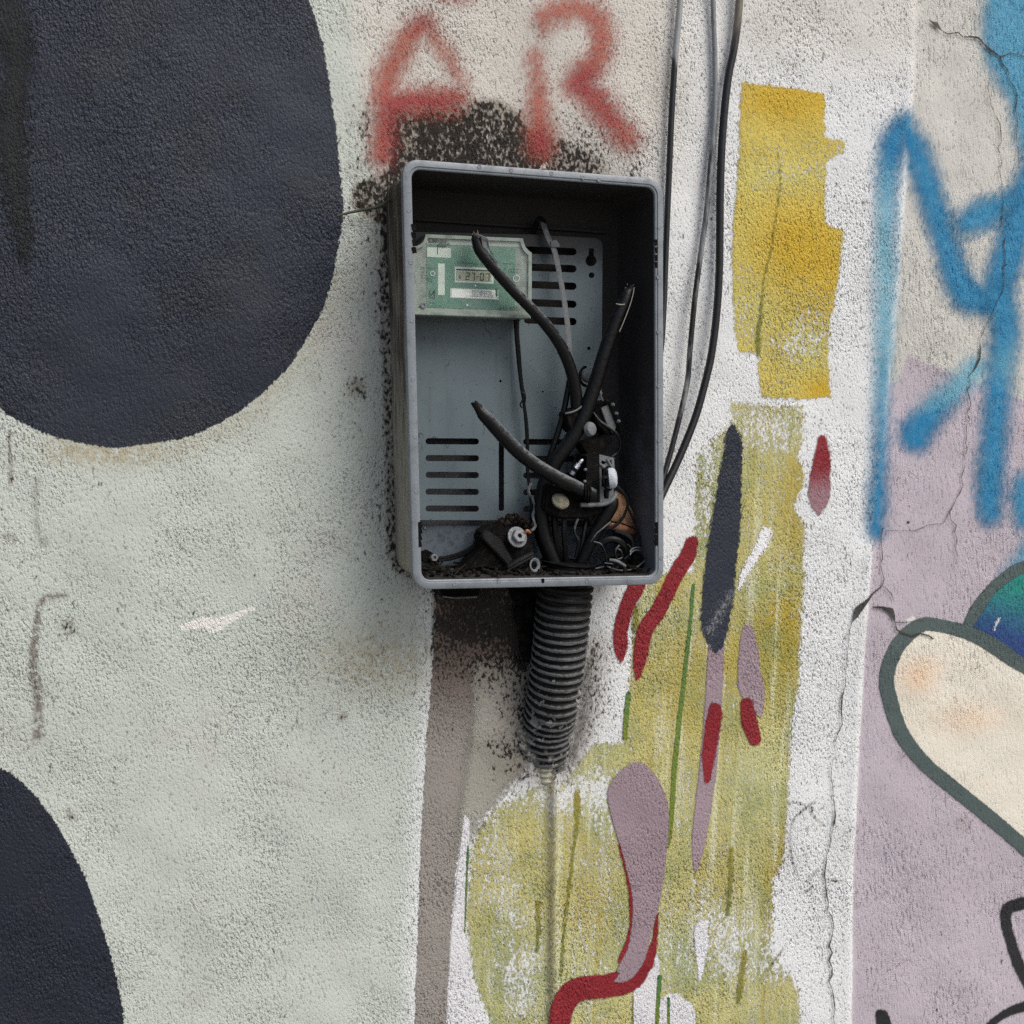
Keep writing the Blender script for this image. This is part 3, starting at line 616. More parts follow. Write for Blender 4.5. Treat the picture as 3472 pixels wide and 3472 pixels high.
def circ(x, y, r, n=14, ry=None): return [(x + r * math.cos(2 * math.pi * k / n), y + (ry or r) * math.sin(2 * math.pi * k / n)) for k in range(n)]

# ---- materials of the hardware
def simple(name, ca, cb, scale=60, rough=.5, spec=.4, metal=0, bumpd=0.0, dirt=None, dirt_amt=.5, dirt_scale=25):
    m, t, b = new_mat(name); p = t.obj()
    col = t.mix(t.noise(p, scale, 3, .6), ca, cb)
    if dirt:
        f = t.math('MULTIPLY', t.step(t.noise(p, dirt_scale, 4, .65), .45, .68), dirt_amt); col = t.mix(f, col, dirt)
        t.set(b.inputs['Roughness'], t.math('MULTIPLY_ADD', f, .3, rough))
    else: b.inputs['Roughness'].default_value = rough
    t.set(b.inputs['Base Color'], col); b.inputs['Specular IOR Level'].default_value = spec; b.inputs['Metallic'].default_value = metal
    if bumpd: t.set(b.inputs['Normal'], t.bump(t.noise(p, scale * 6, 3, .6), 1.0, bumpd))
    return m
M_rim = simple('grey plastic', S(119, 126, 132), S(131, 137, 143), 40, .42, .45, bumpd=.0004, dirt=S(92, 97, 100), dirt_amt=.5, dirt_scale=38)
M_black = simple('black rubber', S(10, 10, 11), S(18, 19, 20), 90, .5, .25, bumpd=.0012, dirt=S(46, 46, 46), dirt_amt=.35, dirt_scale=45)
M_burn = simple('burnt plastic', S(7, 7, 7), S(15, 14, 13), 120, .7, .15, bumpd=.006, dirt=S(56, 50, 44), dirt_amt=.45, dirt_scale=90)
M_grey = simple('dusty grey plastic', S(94, 98, 102), S(120, 124, 126), 120, .6, .3, bumpd=.001, dirt=S(60, 60, 60), dirt_amt=.5, dirt_scale=70)
M_pale = simple('pale plastic cap', S(176, 184, 192), S(196, 202, 208), 200, .5, .35, bumpd=.001, dirt=S(120, 124, 130), dirt_amt=.4, dirt_scale=160)
M_zinc = simple('zinc plated steel', S(112, 116, 120), S(132, 136, 140), 200, .5, .4, .25, bumpd=.0006, dirt=S(70, 60, 52), dirt_amt=.5, dirt_scale=180)
M_steel = simple('dull aluminium strap', S(92, 95, 98), S(112, 115, 118), 150, .6, .3, .1, bumpd=.0006, dirt=S(84, 84, 84), dirt_amt=.6, dirt_scale=90)
M_copper = simple('copper', S(160, 96, 70), S(190, 130, 96), 200, .45, .5, .7, bumpd=.001)
M_clay = simple('orange brown clay', S(138, 104, 80), S(166, 130, 102), 70, .75, .25, bumpd=.001, dirt=S(84, 56, 44), dirt_amt=.55, dirt_scale=50)
M_rust = simple('rusty debris', S(20, 17, 15), S(66, 56, 50), 150, .9, .2, bumpd=.004, dirt=S(22, 19, 18), dirt_amt=.8, dirt_scale=110)
M_alu = simple('shiny screw metal', S(170, 176, 186), S(200, 204, 212), 150, .25, .6, .9, bumpd=.001)

def shell_mat():
    """box shell: grey plastic; weathered with soot streaks outside, inside darker towards the top and right, dirty at the floor"""
    m, t, b = new_mat('weathered box shell'); p = t.obj(); ins = t.attr('inside'); top = t.attr('inner_dark')
    sx = t.xf(p, scale=(1, 1, .09)); st = t.noise(sx, 95, 4, .7); st2 = t.noise(t.xf(p, scale=(1, 1, .25)), 22, 3, .6)
    low = t.attr('lowz')
    out = t.mix(t.noise(p, 40, 3, .6), S(140, 135, 120), S(160, 155, 142))
    f = t.step(t.math('ADD', t.math('MULTIPLY_ADD', st, 1.5, t.math('MULTIPLY', st2, .7)), t.math('MULTIPLY', t.math('SUBTRACT', .48, low), .62)), .80, 1.42)
    out = t.mix(f, out, t.mix(st, S(34, 28, 24), S(84, 72, 62)))
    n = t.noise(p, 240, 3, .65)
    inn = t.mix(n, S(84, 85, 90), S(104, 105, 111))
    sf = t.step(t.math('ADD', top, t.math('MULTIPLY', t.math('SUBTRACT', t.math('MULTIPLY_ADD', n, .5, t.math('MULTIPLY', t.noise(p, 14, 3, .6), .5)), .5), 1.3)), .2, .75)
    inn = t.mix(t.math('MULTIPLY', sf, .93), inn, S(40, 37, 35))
    sp = t.step(t.noise(p, 300, 2, .5), .66, .72)
    inn = t.mix(t.math('MULTIPLY', sp, .5), inn, S(30, 28, 28))
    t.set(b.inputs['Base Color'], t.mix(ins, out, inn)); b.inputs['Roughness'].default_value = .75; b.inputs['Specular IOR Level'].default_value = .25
    t.set(b.inputs['Normal'], t.bump(t.math('ADD', st, n), .8, .0008)); return m
def panel_mat():
    m, t, b = new_mat('galvanised mounting panel'); p = t.obj()
    col = t.mix(t.noise(p, 9, 3, .6), S(84, 97, 103), S(98, 111, 117))
    sp = t.step(t.noise(p, 190, 2, .5), .68, .74); col = t.mix(t.math('MULTIPLY', sp, .8), col, S(40, 40, 44))
    sp2 = t.step(t.math('ADD', t.noise(p, 420, 2, .6), t.math('MULTIPLY', t.attr('inner_dark'), .35)), .62, .8); col = t.mix(t.math('MULTIPLY', sp2, .75), col, S(46, 44, 44))
    col = t.mix(t.math('MULTIPLY', t.attr('inner_dark'), .8), col, S(34, 32, 32))
    run = t.noise(t.xf(p, scale=(1, 1, .12)), 42, 4, .6)
    col = t.mix(t.math('MULTIPLY', t.step(run, .52, .72), .28), col, S(64, 68, 74))
    sc = t.step(t.math('ABSOLUTE', t.math('SUBTRACT', t.noise(t.xf(p, rot=(0, .6, 0), scale=(1, 1, .5)), 11, 3, .7), .5)), .006, .001)
    col = t.mix(t.math('MULTIPLY', t.math('MULTIPLY', sc, t.step(t.noise(p, 17, 2), .56, .62)), .7), col, S(48, 50, 54))
    t.set(b.inputs['Base Color'], col); b.inputs['Roughness'].default_value = .5; b.inputs['Specular IOR Level'].default_value = .35
    t.set(b.inputs['Normal'], t.bump(t.noise(p, 14, 3, .5), .35, .004)); return m
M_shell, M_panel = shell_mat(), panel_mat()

# ================================================================== the meter box
RY = -0.134
QC = [at(1363, 536, RY), at(2250, 606, RY), at(2252, 1982, RY), at(1401, 2000, RY)]
Qc = sum(QC, Vector()) / 4
WID, HEI = ((QC[1] - QC[0]).length + (QC[2] - QC[3]).length) / 2, ((QC[3] - QC[0]).length + (QC[2] - QC[1]).length) / 2
def box_loop(inset, Y, r, n=8):
    P = []
    for x, y in rrect(inset, inset, WID - inset, HEI - inset, r, n):
        s, q = x / WID, y / HEI
        a = QC[0].lerp(QC[1], s); c = QC[3].lerp(QC[2], s); w = a.lerp(c, q); P.append(Vector((w.x, Y, w.z)))
    return P
def loft(bm, loops):
    rows = [[bm.verts.new(p) for p in L] for L in loops]
    for a, b in zip(rows, rows[1:]):
        n = len(a)
        for k in range(n): bm.faces.new((a[k], a[(k + 1) % n], b[(k + 1) % n], b[k]))
    return rows
box = empty('meter_box', Vector((Qc.x, 0, QC[3].z)), 'open grey plastic meter box without its door, mounted on the stained wall', 'electrical box')
mm = 0.001
# body: outer wall, open front, inner wall and back
bm = bmesh.new()
rows = loft(bm, [box_loop(10*mm, RY + 11*mm, 26*mm), box_loop(9*mm, -60*mm, 27*mm), box_loop(8*mm, -6*mm, 29*mm), box_loop(7.5*mm, 8*mm, 30*mm)])
inner = loft(bm, [box_loop(14.5*mm, RY + 6*mm, 13*mm), box_loop(16*mm, -100*mm, 13*mm), box_loop(17.5*mm, -60*mm, 13*mm), box_loop(19*mm, -16*mm, 12*mm), box_loop(23*mm, -9*mm, 10*mm)])
bm.faces.new(inner[-1])
for k in range(len(rows[0])):
    n = len(rows[0]); bm.faces.new((rows[0][k], rows[0][(k + 1) % n], inner[0][(k + 1) % n], inner[0][k]))
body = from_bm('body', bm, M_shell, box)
co = np.array([v.co[:] for v in body.data.vertices]); nin = 4 * len(rows[0]) 
zz = (co[:, 2] - QC[3].z) / HEI; xx = (co[:, 0] - QC[3].x) / WID
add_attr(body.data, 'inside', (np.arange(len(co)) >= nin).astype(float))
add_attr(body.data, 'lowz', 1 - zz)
add_attr(body.data, 'inner_dark', np.clip(np.maximum(sm(zz, .62, .93) * 1.1, sm(xx, .55, .93) * (.14 + .34 * sm(zz, .3, .9))) + .25 * sm(zz, .12, .0) + .9 * sm(zz, .032, .022), 0, 1.1))  # inner walls darker towards the top and right side, plus dirt on the floor
# refine body so attributes shade smoothly
bm = bmesh.new(); bm.from_mesh(body.data)
bmesh.ops.subdivide_edges(bm, edges=[e for e in bm.edges if e.calc_length() > .12], cuts=6, use_grid_fill=True)
bm.to_mesh(body.data); bm.free()
# rim
bm = bmesh.new()
prof = [(10*mm, RY + 15*mm, 22*mm), (1*mm, RY + 13*mm, 25*mm), (0.2*mm, RY + 11*mm, 25*mm), (0, RY + 3*mm, 25*mm), (.8*mm, RY + .9*mm, 24*mm), (2.4*mm, RY, 22.5*mm), (9.4*mm, RY, 17*mm), (9.9*mm, RY + .5*mm, 16.6*mm), (10.3*mm, RY + 1.6*mm, 16*mm), (12.6*mm, RY + 1.6*mm, 14.4*mm), (13.8*mm, RY + 2.6*mm, 13.4*mm), (14.4*mm, RY + 14*mm, 13*mm)]
loft(bm, [box_loop(*q) for q in prof])
rim = from_bm('rim', bm, M_rim, box)
# little ejector discs moulded on the rim
def rim_disc(u, v, r=7):
    bm = bmesh.new(); c = at(u, v, RY); add_lathe(bm, (c.x, RY + .3*mm, c.z), (0, -1, 0), [(r*MM, 0), (r*MM, .7*mm), (r*MM*.82, 1.0*mm), (r*MM*.72, .6*mm)], 14)
    return from_bm('moulded_disc', bm, M_rim, rim)
for u, v in ((1386,713),(1393,890),(1397,1088),(1401,1285),(1408,1480),(1412,1668),(2236,770),(2233,940),(2234,1126),(2235,1310),(2236,1494),(2240,1668),(2242,1892),(1541,1981),(1692,1972),(1990,1970),(2132,1969),(1625,566),(1733,578),(1870,588),(1976,602),(2031,610)): rim_disc(u, v)
# clip slots on the inner lip
for (x, ys) in ((1404, (770, 797, 822, 848)), (2226, (822, 848, 874, 898)), (1424, (1780, 1800, 1822, 1844)), (2226, (1780, 1800, 1822, 1840))):
    bm = bmesh.new()
    for y in ys:
        j = rng.uniform(-2, 2)
        add_box(bm, at(x + j, y, RY + 1.4*mm), (3.1*mm, 0, .6*mm), (0, .9*mm, 0), (-1.2*mm, 0, 4.4*mm), .0005)
    from_bm('clip_slot', bm, M_burn, box)
bm = bmesh.new(); add_box(bm, at(1841, 1969, RY), (2.3*mm, 0, 0), (0, .6*mm, 0), (0, 0, 3.4*mm), .0004); from_bm('screw_hole', bm, M_burn, box)
# mounting panel with slots
PY = -0.036
def slot(x0, x1, y, h, dy=0): r = h / 2 - .5; return [(x, yy + dy * (x - x0) / max(1, x1 - x0)) for x, yy in rrect(x0, y - h / 2, x1, y + h / 2, r, 4)]
holes = []
for i, y in enumerate((847, 905, 964, 1025, 1084)): holes.append(slot(1776, 1955, y, 25, 7))
for y in (1496, 1553, 1610, 1667, 1724): holes.append(slot(1443, 1624, y, 21, 1)); holes.append(slot(1774, 1950, y + 2, 20, 1))
holes.append(rrect(1691, 1492, 1709, 1733, 8.5, 4))
holes.append([(1996, 866), (1997, 842), (2013, 842), (2014, 866)] + [(2004 + 19 * math.cos(math.radians(a)), 884 + 19 * math.sin(math.radians(a))) for a in range(-55, 236, 24)])
for x, y, r in ((2006, 933, 10), (1997, 1181, 6), (1697, 1292, 4.5), (1841, 1328, 3)): holes.append(circ(x, y, r, 12))
pts = [(1395, 786), (1800, 795), (1990, 806), (2022, 808), (2037, 816), (2043, 832), (2040, 1300), (2046, 1765), (1410, 1763)]
bm = bmesh.new(); add_prism(bm, pts, PY, PY + 2*mm, holes=holes)
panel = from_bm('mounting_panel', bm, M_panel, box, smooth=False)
bm = bmesh.new(); bm.from_mesh(panel.data)
bmesh.ops.subdivide_edges(bm, edges=[e for e in bm.edges if e.calc_length() > .05], cuts=3); bmesh.ops.triangulate(bm, faces=bm.faces)
bm.to_mesh(panel.data); bm.free()
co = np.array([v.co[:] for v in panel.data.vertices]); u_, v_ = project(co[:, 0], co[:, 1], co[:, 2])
add_attr(panel.data, 'inner_dark', np.clip(.95 * sm(v_, 960, 800) + .0 * u_, 0, 1))  # panel colour gets darker towards its top edge
# pressed ridge in the panel, the ledge above it and the lower apron
tube_px('pressed_ridge', [(1737, 1112, PY + .4*mm), (1741, 1300, PY + .4*mm), (1748, 1470, PY + 1.2*mm)], M_panel, box, r=11, seg=10, flat=(1, .28))
prism('ledge', [(1385, 738), (1900, 772), (2060, 784), (2060, 792), (1900, 780), (1385, 746)], -16*mm, -8*mm, M_shell, box)
M_apron = simple('dirty grey apron', S(80, 90, 99), S(94, 104, 113), 40, .5, .35, dirt=S(30, 28, 27), dirt_amt=.55, dirt_scale=110)
apron = prism('lower_apron', [(1408, 1781), (2075, 1786), (2090, 1975), (1412, 1975)], -22*mm, -12*mm, M_apron, box, bevel=.0008)
for x in (1440, 1697): lathe('rivet', at(x, 1790, -22*mm), (0, -1, 0), [(5*MM, 0), (5*MM, 1.2*mm), (3*MM, 2*mm)], M_zinc, box, 12)
# panel attr defaults for other users of the shared materials
for o in (bpy.data.objects['pressed_ridge'],): add_attr(o.data, 'inner_dark', np.zeros(len(o.data.vertices)))
for o in (bpy.data.objects['ledge'],): add_attr(o.data, 'inside', np.ones(len(o.data.vertices))); add_attr(o.data, 'inner_dark', np.full(len(o.data.vertices), .8))

# ================================================================== the meter
def text_part(s, u0, u1, v0, hpx, Y, mat, parent, name='lettering', v1=None, bold=0.0):
    """flat lettering: baseline from (u0, v0) to (u1, v1), cap height hpx"""
    cu = bpy.data.curves.new(name, 'FONT'); cu.body = s; cu.offset = bold; cu.resolution_u = 2
    tmp = bpy.data.objects.new(name, cu); COL.objects.link(tmp)
    me = bpy.data.meshes.new_from_object(tmp.evaluated_get(bpy.context.evaluated_depsgraph_get()))
    bpy.data.objects.remove(tmp); bpy.data.curves.remove(cu)
    co = np.empty(len(me.vertices) * 3); me.vertices.foreach_get('co', co); co = co.reshape(-1, 3)
    lo, hi = co[:, 0].min(), co[:, 0].max(); p0, p1 = at(u0, v0, Y), at(u1, v0 + (u1 - u0) * .04 if v1 is None else v1, Y)
    ex = (p1 - p0) / (hi - lo); ez = Vector((0, 0, 1)) * (hpx * MM / .70)
    new = np.array([tuple(p0 + ex * (c[0] - lo) + ez * c[1]) for c in co])
    me.vertices.foreach_set('co', new.ravel()); me.update()
    return link(name, me, mat, parent)
meter = empty('electricity_meter', at(1600, 1075, PY), 'small electricity meter with a green face and clear cover in the box', 'electricity meter')
M_case = simple('dusty meter case', S(130, 142, 134), S(144, 155, 147), 60, .4, .4, dirt=S(82, 88, 84), dirt_amt=.6, dirt_scale=50)
M_face = simple('green meter face', S(80, 122, 106), S(90, 132, 116), 25, .45, .35, dirt=S(104, 126, 112), dirt_amt=.3, dirt_scale=20)
M_lab = simple('pale meter label', S(184, 198, 186), S(198, 210, 200), 90, .5, .3)
M_lcd = simple('liquid crystal display', S(146, 154, 132), S(156, 162, 142), 60, .25, .5)
M_plate = simple('silver name plate', S(222, 226, 222), S(232, 236, 232), 60, .4, .4)
M_ink = simple('printed ink', S(30, 44, 38), S(38, 52, 46), 60, .6, .2)
M_ink2 = simple('faded green ink', S(44, 92, 72), S(52, 100, 80), 60, .6, .2)
def cover_mat():
    m, t, b = new_mat('dusty clear cover'); p = t.obj()
    t.set(b.inputs['Base Color'], t.mix(t.noise(p, 30, 3), S(150, 160, 158), S(170, 178, 176))); b.inputs['Roughness'].default_value = .22
    t.set(b.inputs['Alpha'], t.math('MULTIPLY_ADD', t.step(t.noise(p, 55, 4, .6), .42, .7), .10, .05)); b.inputs['Specular IOR Level'].default_value = .5
    return m
MY = -0.085
outline = [(1443,794)] + [(1774,808),(1776,822),(1781,836),(1791,848),(1803,857),(1803,1000),(1799,1080),(1400,1067),(1396,860),(1398,836),(1413,834),(1426,829),(1436,818),(1441,806)]
inner_o = [(1450,806),(1764,819),(1768,834),(1776,850),(1792,866),(1791,1056),(1410,1044),(1407,845),(1420,842),(1436,834),(1446,820)]
prism('case', [(u, v) for u, v in outline], MY + 3.9*mm, PY - .5*mm, M_case, meter, bevel=.0015)
prism('face_plate', [(1447, 828), (1748, 838), (1746, 1052), (1445, 1042)], MY + 3.3*mm, MY + 4.4*mm, M_face, meter)
prism('top_band', [(1448, 807), (1764, 820), (1766, 838), (1447, 827)], MY + 3.4*mm, MY + 4.3*mm, simple('pale meter band', S(150, 160, 152), S(164, 172, 165), 60, .5, .3), meter)
prism('cover_frame', outline, MY, MY + 7.5*mm, M_case, meter, holes=[inner_o], bevel=0)
prism('cover', inner_o, MY + .3*mm, MY + 1.1*mm, cover_mat(), meter)
prism('cover_lip', [(1396, 1056), (1799, 1069), (1799, 1080), (1396, 1067)], MY - 3*mm, MY + 4*mm, M_case, meter, bevel=.001)
FY = MY + 3.0*mm
def plate(name, u0, v0, u1, v1, mat, dY=0, sl=.04):
    return prism(name, [(u0, v0), (u1, v0 + (u1 - u0) * sl), (u1, v1 + (u1 - u0) * sl), (u0, v1)], FY - dY, FY + .3*mm - dY + .25*mm, mat, meter)
plate('brand_label', 1448, 838, 1529, 871, M_lab)
plate('slot_window', 1485, 893, 1508, 1000, M_lab)
plate('display_frame', 1542, 904, 1674, 957, M_lab)
plate('display_bar', 1547, 911, 1668, 916, M_ink, .4*mm)
plate('display', 1547, 919, 1666, 950, M_lcd, .4*mm)
plate('plate_frame', 1527, 977, 1690, 1010, M_lab)
plate('name_plate', 1532, 979, 1680, 1008, M_plate, .4*mm)
plate('plate_clip', 1681, 978, 1687, 1004, M_ink2, .5*mm)
lathe('cover_screw', at(1435, 1036, MY - .2*mm), (0, -1, 0), [(10*MM, -1*mm), (10*MM, 1.2*mm), (6*MM, 1.6*mm), (5*MM, .6*mm), (2.5*MM, .6*mm)], M_zinc, meter, 16)
for u, v in ((1612, 968), (1584, 1034)): lathe('status_light', at(u, v, FY), (0, -1, 0), [(3.5*MM, -.2*mm), (3.2*MM, .6*mm)], M_plate, meter, 10)
T0 = FY - .9*mm
text_part('Landis', 1454, 1516, 821, 15, T0, M_ink, meter, bold=.03)
text_part('Gyr', 1487, 1515, 836, 12, T0, M_ink, meter, bold=.03)
text_part('+', 1514, 1526, 832, 11, T0, M_ink, meter, bold=.02)
plate('brand_rule', 1483, 829, 1485, 862, M_ink, .5*mm)
text_part('TERMINAL DE', 1549, 1648, 894, 8, T0, M_ink2, meter)
M_lcdink = simple('display segments', S(34, 38, 32), S(40, 44, 38), 60, .4, .3)
SEG = {'2': 'abged', '7': 'abc', '0': 'abcdef', '3': 'abgcd', '-': 'g'}
def digit(bm, ch, u, v, w, h):
    th = max(2.4, h * .115); sl = .05
    R = {'a': (0, 0, w, th), 'd': (0, h - th, w, h), 'g': (0, h / 2 - th / 2, w, h / 2 + th / 2), 'f': (0, 0, th, h / 2), 'e': (0, h / 2, th, h), 'b': (w - th, 0, w, h / 2), 'c': (w - th, h / 2, w, h)}
    for s in SEG[ch]:
        x0, y0, x1, y1 = R[s]; k = .35
        q = [(u + x0 + k, v + y0 + k), (u + x1 - k, v + y0 + k), (u + x1 - k, v + y1 - k), (u + x0 + k, v + y1 - k)]
        q = [(a - (b - v) * .06, b + (a - 1547) * .035) for a, b in q]
        bm.faces.new([bm.verts.new(at(a, b, FY - 1.0*mm)) for a, b in q])
bm = bmesh.new(); digit(bm, '3', 1556, 933, 7, 12)
for ch, u in (('2', 1580), ('7', 1599), ('-', 1616), ('0', 1629), ('7', 1648)):
    digit(bm, ch, u, 922 if ch != '-' else 922, 13 if ch != '-' else 8, 26)
from_bm('display_digits', bm, M_lcdink, meter, smooth=False)
for i, s in enumerate(('NS C 6154600', 'CAT 4048001.02', '1A 6 40 71/TIN', 'LETRA 03 05 06 08')): text_part(s, 1602 - 5 * (i > 2), 1668 + 4 * (i > 1), 988 + i * 6, 4.4, T0, M_ink, meter)
text_part('615460', 1692, 1758, 1048, 14, T0, M_ink2, meter, bold=.01)
for i, (s, a, c) in enumerate((('Bt(1) ACCD', 1428, 1478), ('120 V', 1428, 1448), ('60 Hz', 1428, 1450), ('Monofasico', 1428, 1468), ('1C 1Fase', 1430, 1466))): text_part(s, a, c, 910 + i * 9 + 8 * (i > 0), 6, T0, M_ink, meter)
text_part('Modelo', 1455, 1482, 1028, 5, T0, M_ink2, meter); text_part('Q/Ano 1000 kWh', 1446, 1498, 1038, 5, T0, M_ink2, meter)
text_part('Leitura', 1708, 1742, 895, 6, T0, M_ink, meter)
for i, s in enumerate(('0 - kVArh', '1 - kWh h', 'Cnn', 'pulso')): text_part(s, 1708 + 8 * (i > 1), 1758 - 10 * (i > 1), 914 + i * 10, 5.5, T0, M_ink, meter)
def ring(name, u, v, r, w, Y, mat, parent):
    bm = bmesh.new(); n = 18
    o = [bm.verts.new(at(u + (r + w) * math.cos(2*math.pi*k/n), v + (r + w) * math.sin(2*math.pi*k/n), Y)) for k in range(n)]
    i = [bm.verts.new(at(u + r * math.cos(2*math.pi*k/n), v + r * math.sin(2*math.pi*k/n), Y)) for k in range(n)]
    for k in range(n): bm.faces.new((o[k], o[(k+1) % n], i[(k+1) % n], i[k]))
    return from_bm(name, bm, mat, parent, smooth=False)
ring('round_mark', 1467, 927, 6, 2.5, T0, M_lab, meter); ring('round_mark', 1751, 944, 9, 3, T0, M_lab, meter)
bm = bmesh.new()
for q in ([(1456, 983), (1459, 983), (1459, 1004), (1456, 1004)], [(1472, 984), (1475, 984), (1475, 1005), (1472, 1005)], [(1459, 1000), (1462, 1003), (1475, 988), (1472, 985)], [(1456, 1007), (1476, 1008), (1476, 1011), (1456, 1010)]):
    bm.faces.new([bm.verts.new(at(a, b, T0)) for a, b in q])
from_bm('inspection_mark', bm, M_ink, meter, smooth=False)

# ================================================================== cables in the box
def cable_mat(name, ca, cb, dust=.5):
    m, t, b = new_mat(name); p = t.obj(); up = t.node('ShaderNodeSeparateXYZ'); t.l.new(t.geo().outputs['Normal'], up.inputs[0])
    n = t.noise(p, 110, 3, .65)
    col = t.mix(n, ca, cb)
    f = t.math('MULTIPLY', t.step(t.math('ADD', up.outputs[2], t.math('MULTIPLY', t.math('SUBTRACT', n, .5), 1.2)), .28, .78), dust)
    col = t.mix(f, col, S(112, 116, 120))                      # dust settled on the upper side
    t.set(b.inputs['Base Color'], col); b.inputs['Roughness'].default_value = .42; b.inputs['Specular IOR Level'].default_value = .28
    t.set(b.inputs['Normal'], t.bump(n, .8, .0012)); return m
M_cable = cable_mat('dusty black cable', S(7, 7, 8), S(14, 14, 15), .85)
M_cable2 = cable_mat('black cable', S(6, 6, 7), S(12, 12, 13), .10)
CG = 'cut power cables inside the box'
def cut_cable(label, L, mat, seed, tip=1.15):
    r_ = np.random.default_rng(seed); end = at(*L[0][:3])
    e = empty('cut_cable', at(*L[-1][:3]), label, 'cable', CG)
    tube_px('sheath', L, mat, e, seg=16, n=7, lump=.012)
    # torn end of the sheath: a ragged ring of flaps round a burnt core
    P, R = px_path(L, 7); P = [Vector(p) for p in P]; ax = (P[0] - P[2]).normalized(); q = ax.to_track_quat('Z', 'Y'); r = R[0]
    bm = bmesh.new(); n = 14; base = []; tip_ = []; inn = []; deep = []
    for k in range(n):
        a = 2 * math.pi * k / n; d = Vector((math.cos(a), math.sin(a), 0)); hgt = r * (.15 + tip * abs(math.sin(a * .5 + seed)) ** 2 + .7 * r_.random())
        base.append(bm.verts.new(P[1] + q @ (d * r * 1.02))); tip_.append(bm.verts.new(P[0] + q @ (d * r * (1.0 - .18 * r_.random()) + Vector((0, 0, hgt)))))
        inn.append(bm.verts.new(P[0] + q @ (d * r * .62 + Vector((0, 0, hgt * .7))))); deep.append(bm.verts.new(P[0] + q @ (d * r * .5 + Vector((0, 0, -.3 * r)))))
    keep_t, keep_i, keep_d = [v.co.copy() for v in tip_], [v.co.copy() for v in inn], [v.co.copy() for v in deep]
    for v in inn + deep: bm.verts.remove(v)
    for A, B in ((base, tip_),):
        for k in range(n): bm.faces.new((A[k], A[(k+1) % n], B[(k+1) % n], B[k]))
    from_bm('torn_end', bm, mat, e, smooth=False)
    bm = bmesh.new(); tip_ = [bm.verts.new(v) for v in keep_t]; inn = [bm.verts.new(v) for v in keep_i]; deep = [bm.verts.new(v) for v in keep_d]
    for A, B in ((tip_, inn), (inn, deep)):
        for k in range(n): bm.faces.new((A[k], A[(k+1) % n], B[(k+1) % n], B[k]))
    bm.faces.new(deep); from_bm('inner_sheath', bm, M_grey, e, smooth=False)
    bm = bmesh.new(); add_lathe(bm, P[0] - ax * r * .4, ax, [(r * .5, 0), (r * .46, r * .7), (r * .3, r * .95), (r * .1, r * 1.0)], 10); from_bm('core', bm, M_zinc, e)
    for k in range(5):
        a = 2 * math.pi * k / 5 + seed; d = q @ Vector((math.cos(a), math.sin(a), 0)); b0 = P[0] + d * r * .28
        bm = bmesh.new(); add_tube(bm, [b0, b0 + ax * r * (.7 + .3 * r_.random()) + d * r * .1, b0 + ax * r * (1.1 + .7 * r_.random()) + d * r * (.2 + .5 * r_.random())], r * .085, 6); from_bm('strand', bm, M_zinc if k % 2 else M_copper, e)
    return e, P, ax, r
cut_cable('longest cut black cable, leaning up left across the green meter', [(1616,815,-.106,17),(1626,846,-.107,19),(1652,882,-.108,19),(1700,940,-.108,19),(1745,990,-.107,18.5),(1800,1046,-.106,18.5),(1848,1098,-.103,19),(1890,1154,-.098,19.5),(1920,1212,-.093,20),(1940,1270,-.088,20.5),(1952,1330,-.084,21),(1957,1395,-.080,21)], M_cable, 1)
e, P, ax, r = cut_cable('thick cut black cable leaning up right against the dark side wall', [(2130,990,-.098,17),(2118,1018,-.098,21),(2096,1070,-.097,23),(2066,1150,-.095,23.5),(2040,1228,-.093,24),(2022,1290,-.091,24.5),(1998,1360,-.089,25),(1966,1440,-.087,25.5),(1925,1508,-.083,26),(1882,1568,-.078,26),(1850,1640,-.072,27),(1834,1720,-.068,28),(1838,1800,-.066,29),(1866,1880,-.066,29),(1900,1960,-.067,28)], M_cable2, 2, .5)
def flap(name, pts, Y, mat, par): return prism(name, pts, Y, Y + .0025, mat, par, bevel=.0005)
flap('sheath_flap', [(1630,800),(1642,806),(1650,801),(1656,836),(1647,846),(1636,838)], -.116, M_grey, bpy.data.objects['cut_cable'])
tube_px('torn_edge', [(1606,800,-.110),(1620,796,-.116),(1640,803,-.119),(1654,812,-.118),(1658,838,-.116),(1672,866,-.114),(1690,892,-.113)], M_grey, bpy.data.objects['cut_cable'], r=2.4, seg=6)
# stripped inner insulation with pale collar at the end of the thick cable
tube_px('insulation', [(2141,968,-.099,12),(2134,985,-.098,14),(2124,1008,-.098,16)], M_cable2, e, seg=14)
M_tan = simple('pale inner sheath', S(128, 124, 118), S(150, 146, 138), 200, .6, .3)
tube_px('collar', [(2106 + 26 * math.cos(math.radians(a)), 1020 + 13 * math.sin(math.radians(a)), -.098 - .010 * math.sin(math.radians(max(a, 0)))) for a in range(-10, 150, 20)], M_tan, e, r=2.2, seg=6)
tube_px('torn_edge', [(2150,975,-.104),(2146,1000,-.108),(2134,1040,-.109),(2115,1090,-.110),(2100,1125,-.109)], M_tan, e, r=1.6, seg=6)
cut_cable('lowest cut black cable, pointing up left over the bare panel', [(1624,1385,-.118,15),(1640,1408,-.118,20),(1664,1432,-.117,22),(1705,1478,-.116,23),(1760,1534,-.114,23.5),(1820,1580,-.112,23.5),(1880,1616,-.110,24),(1935,1644,-.106,24),(1985,1668,-.102,24),(2008,1678,-.099,24)], M_cable, 5, 1.5)

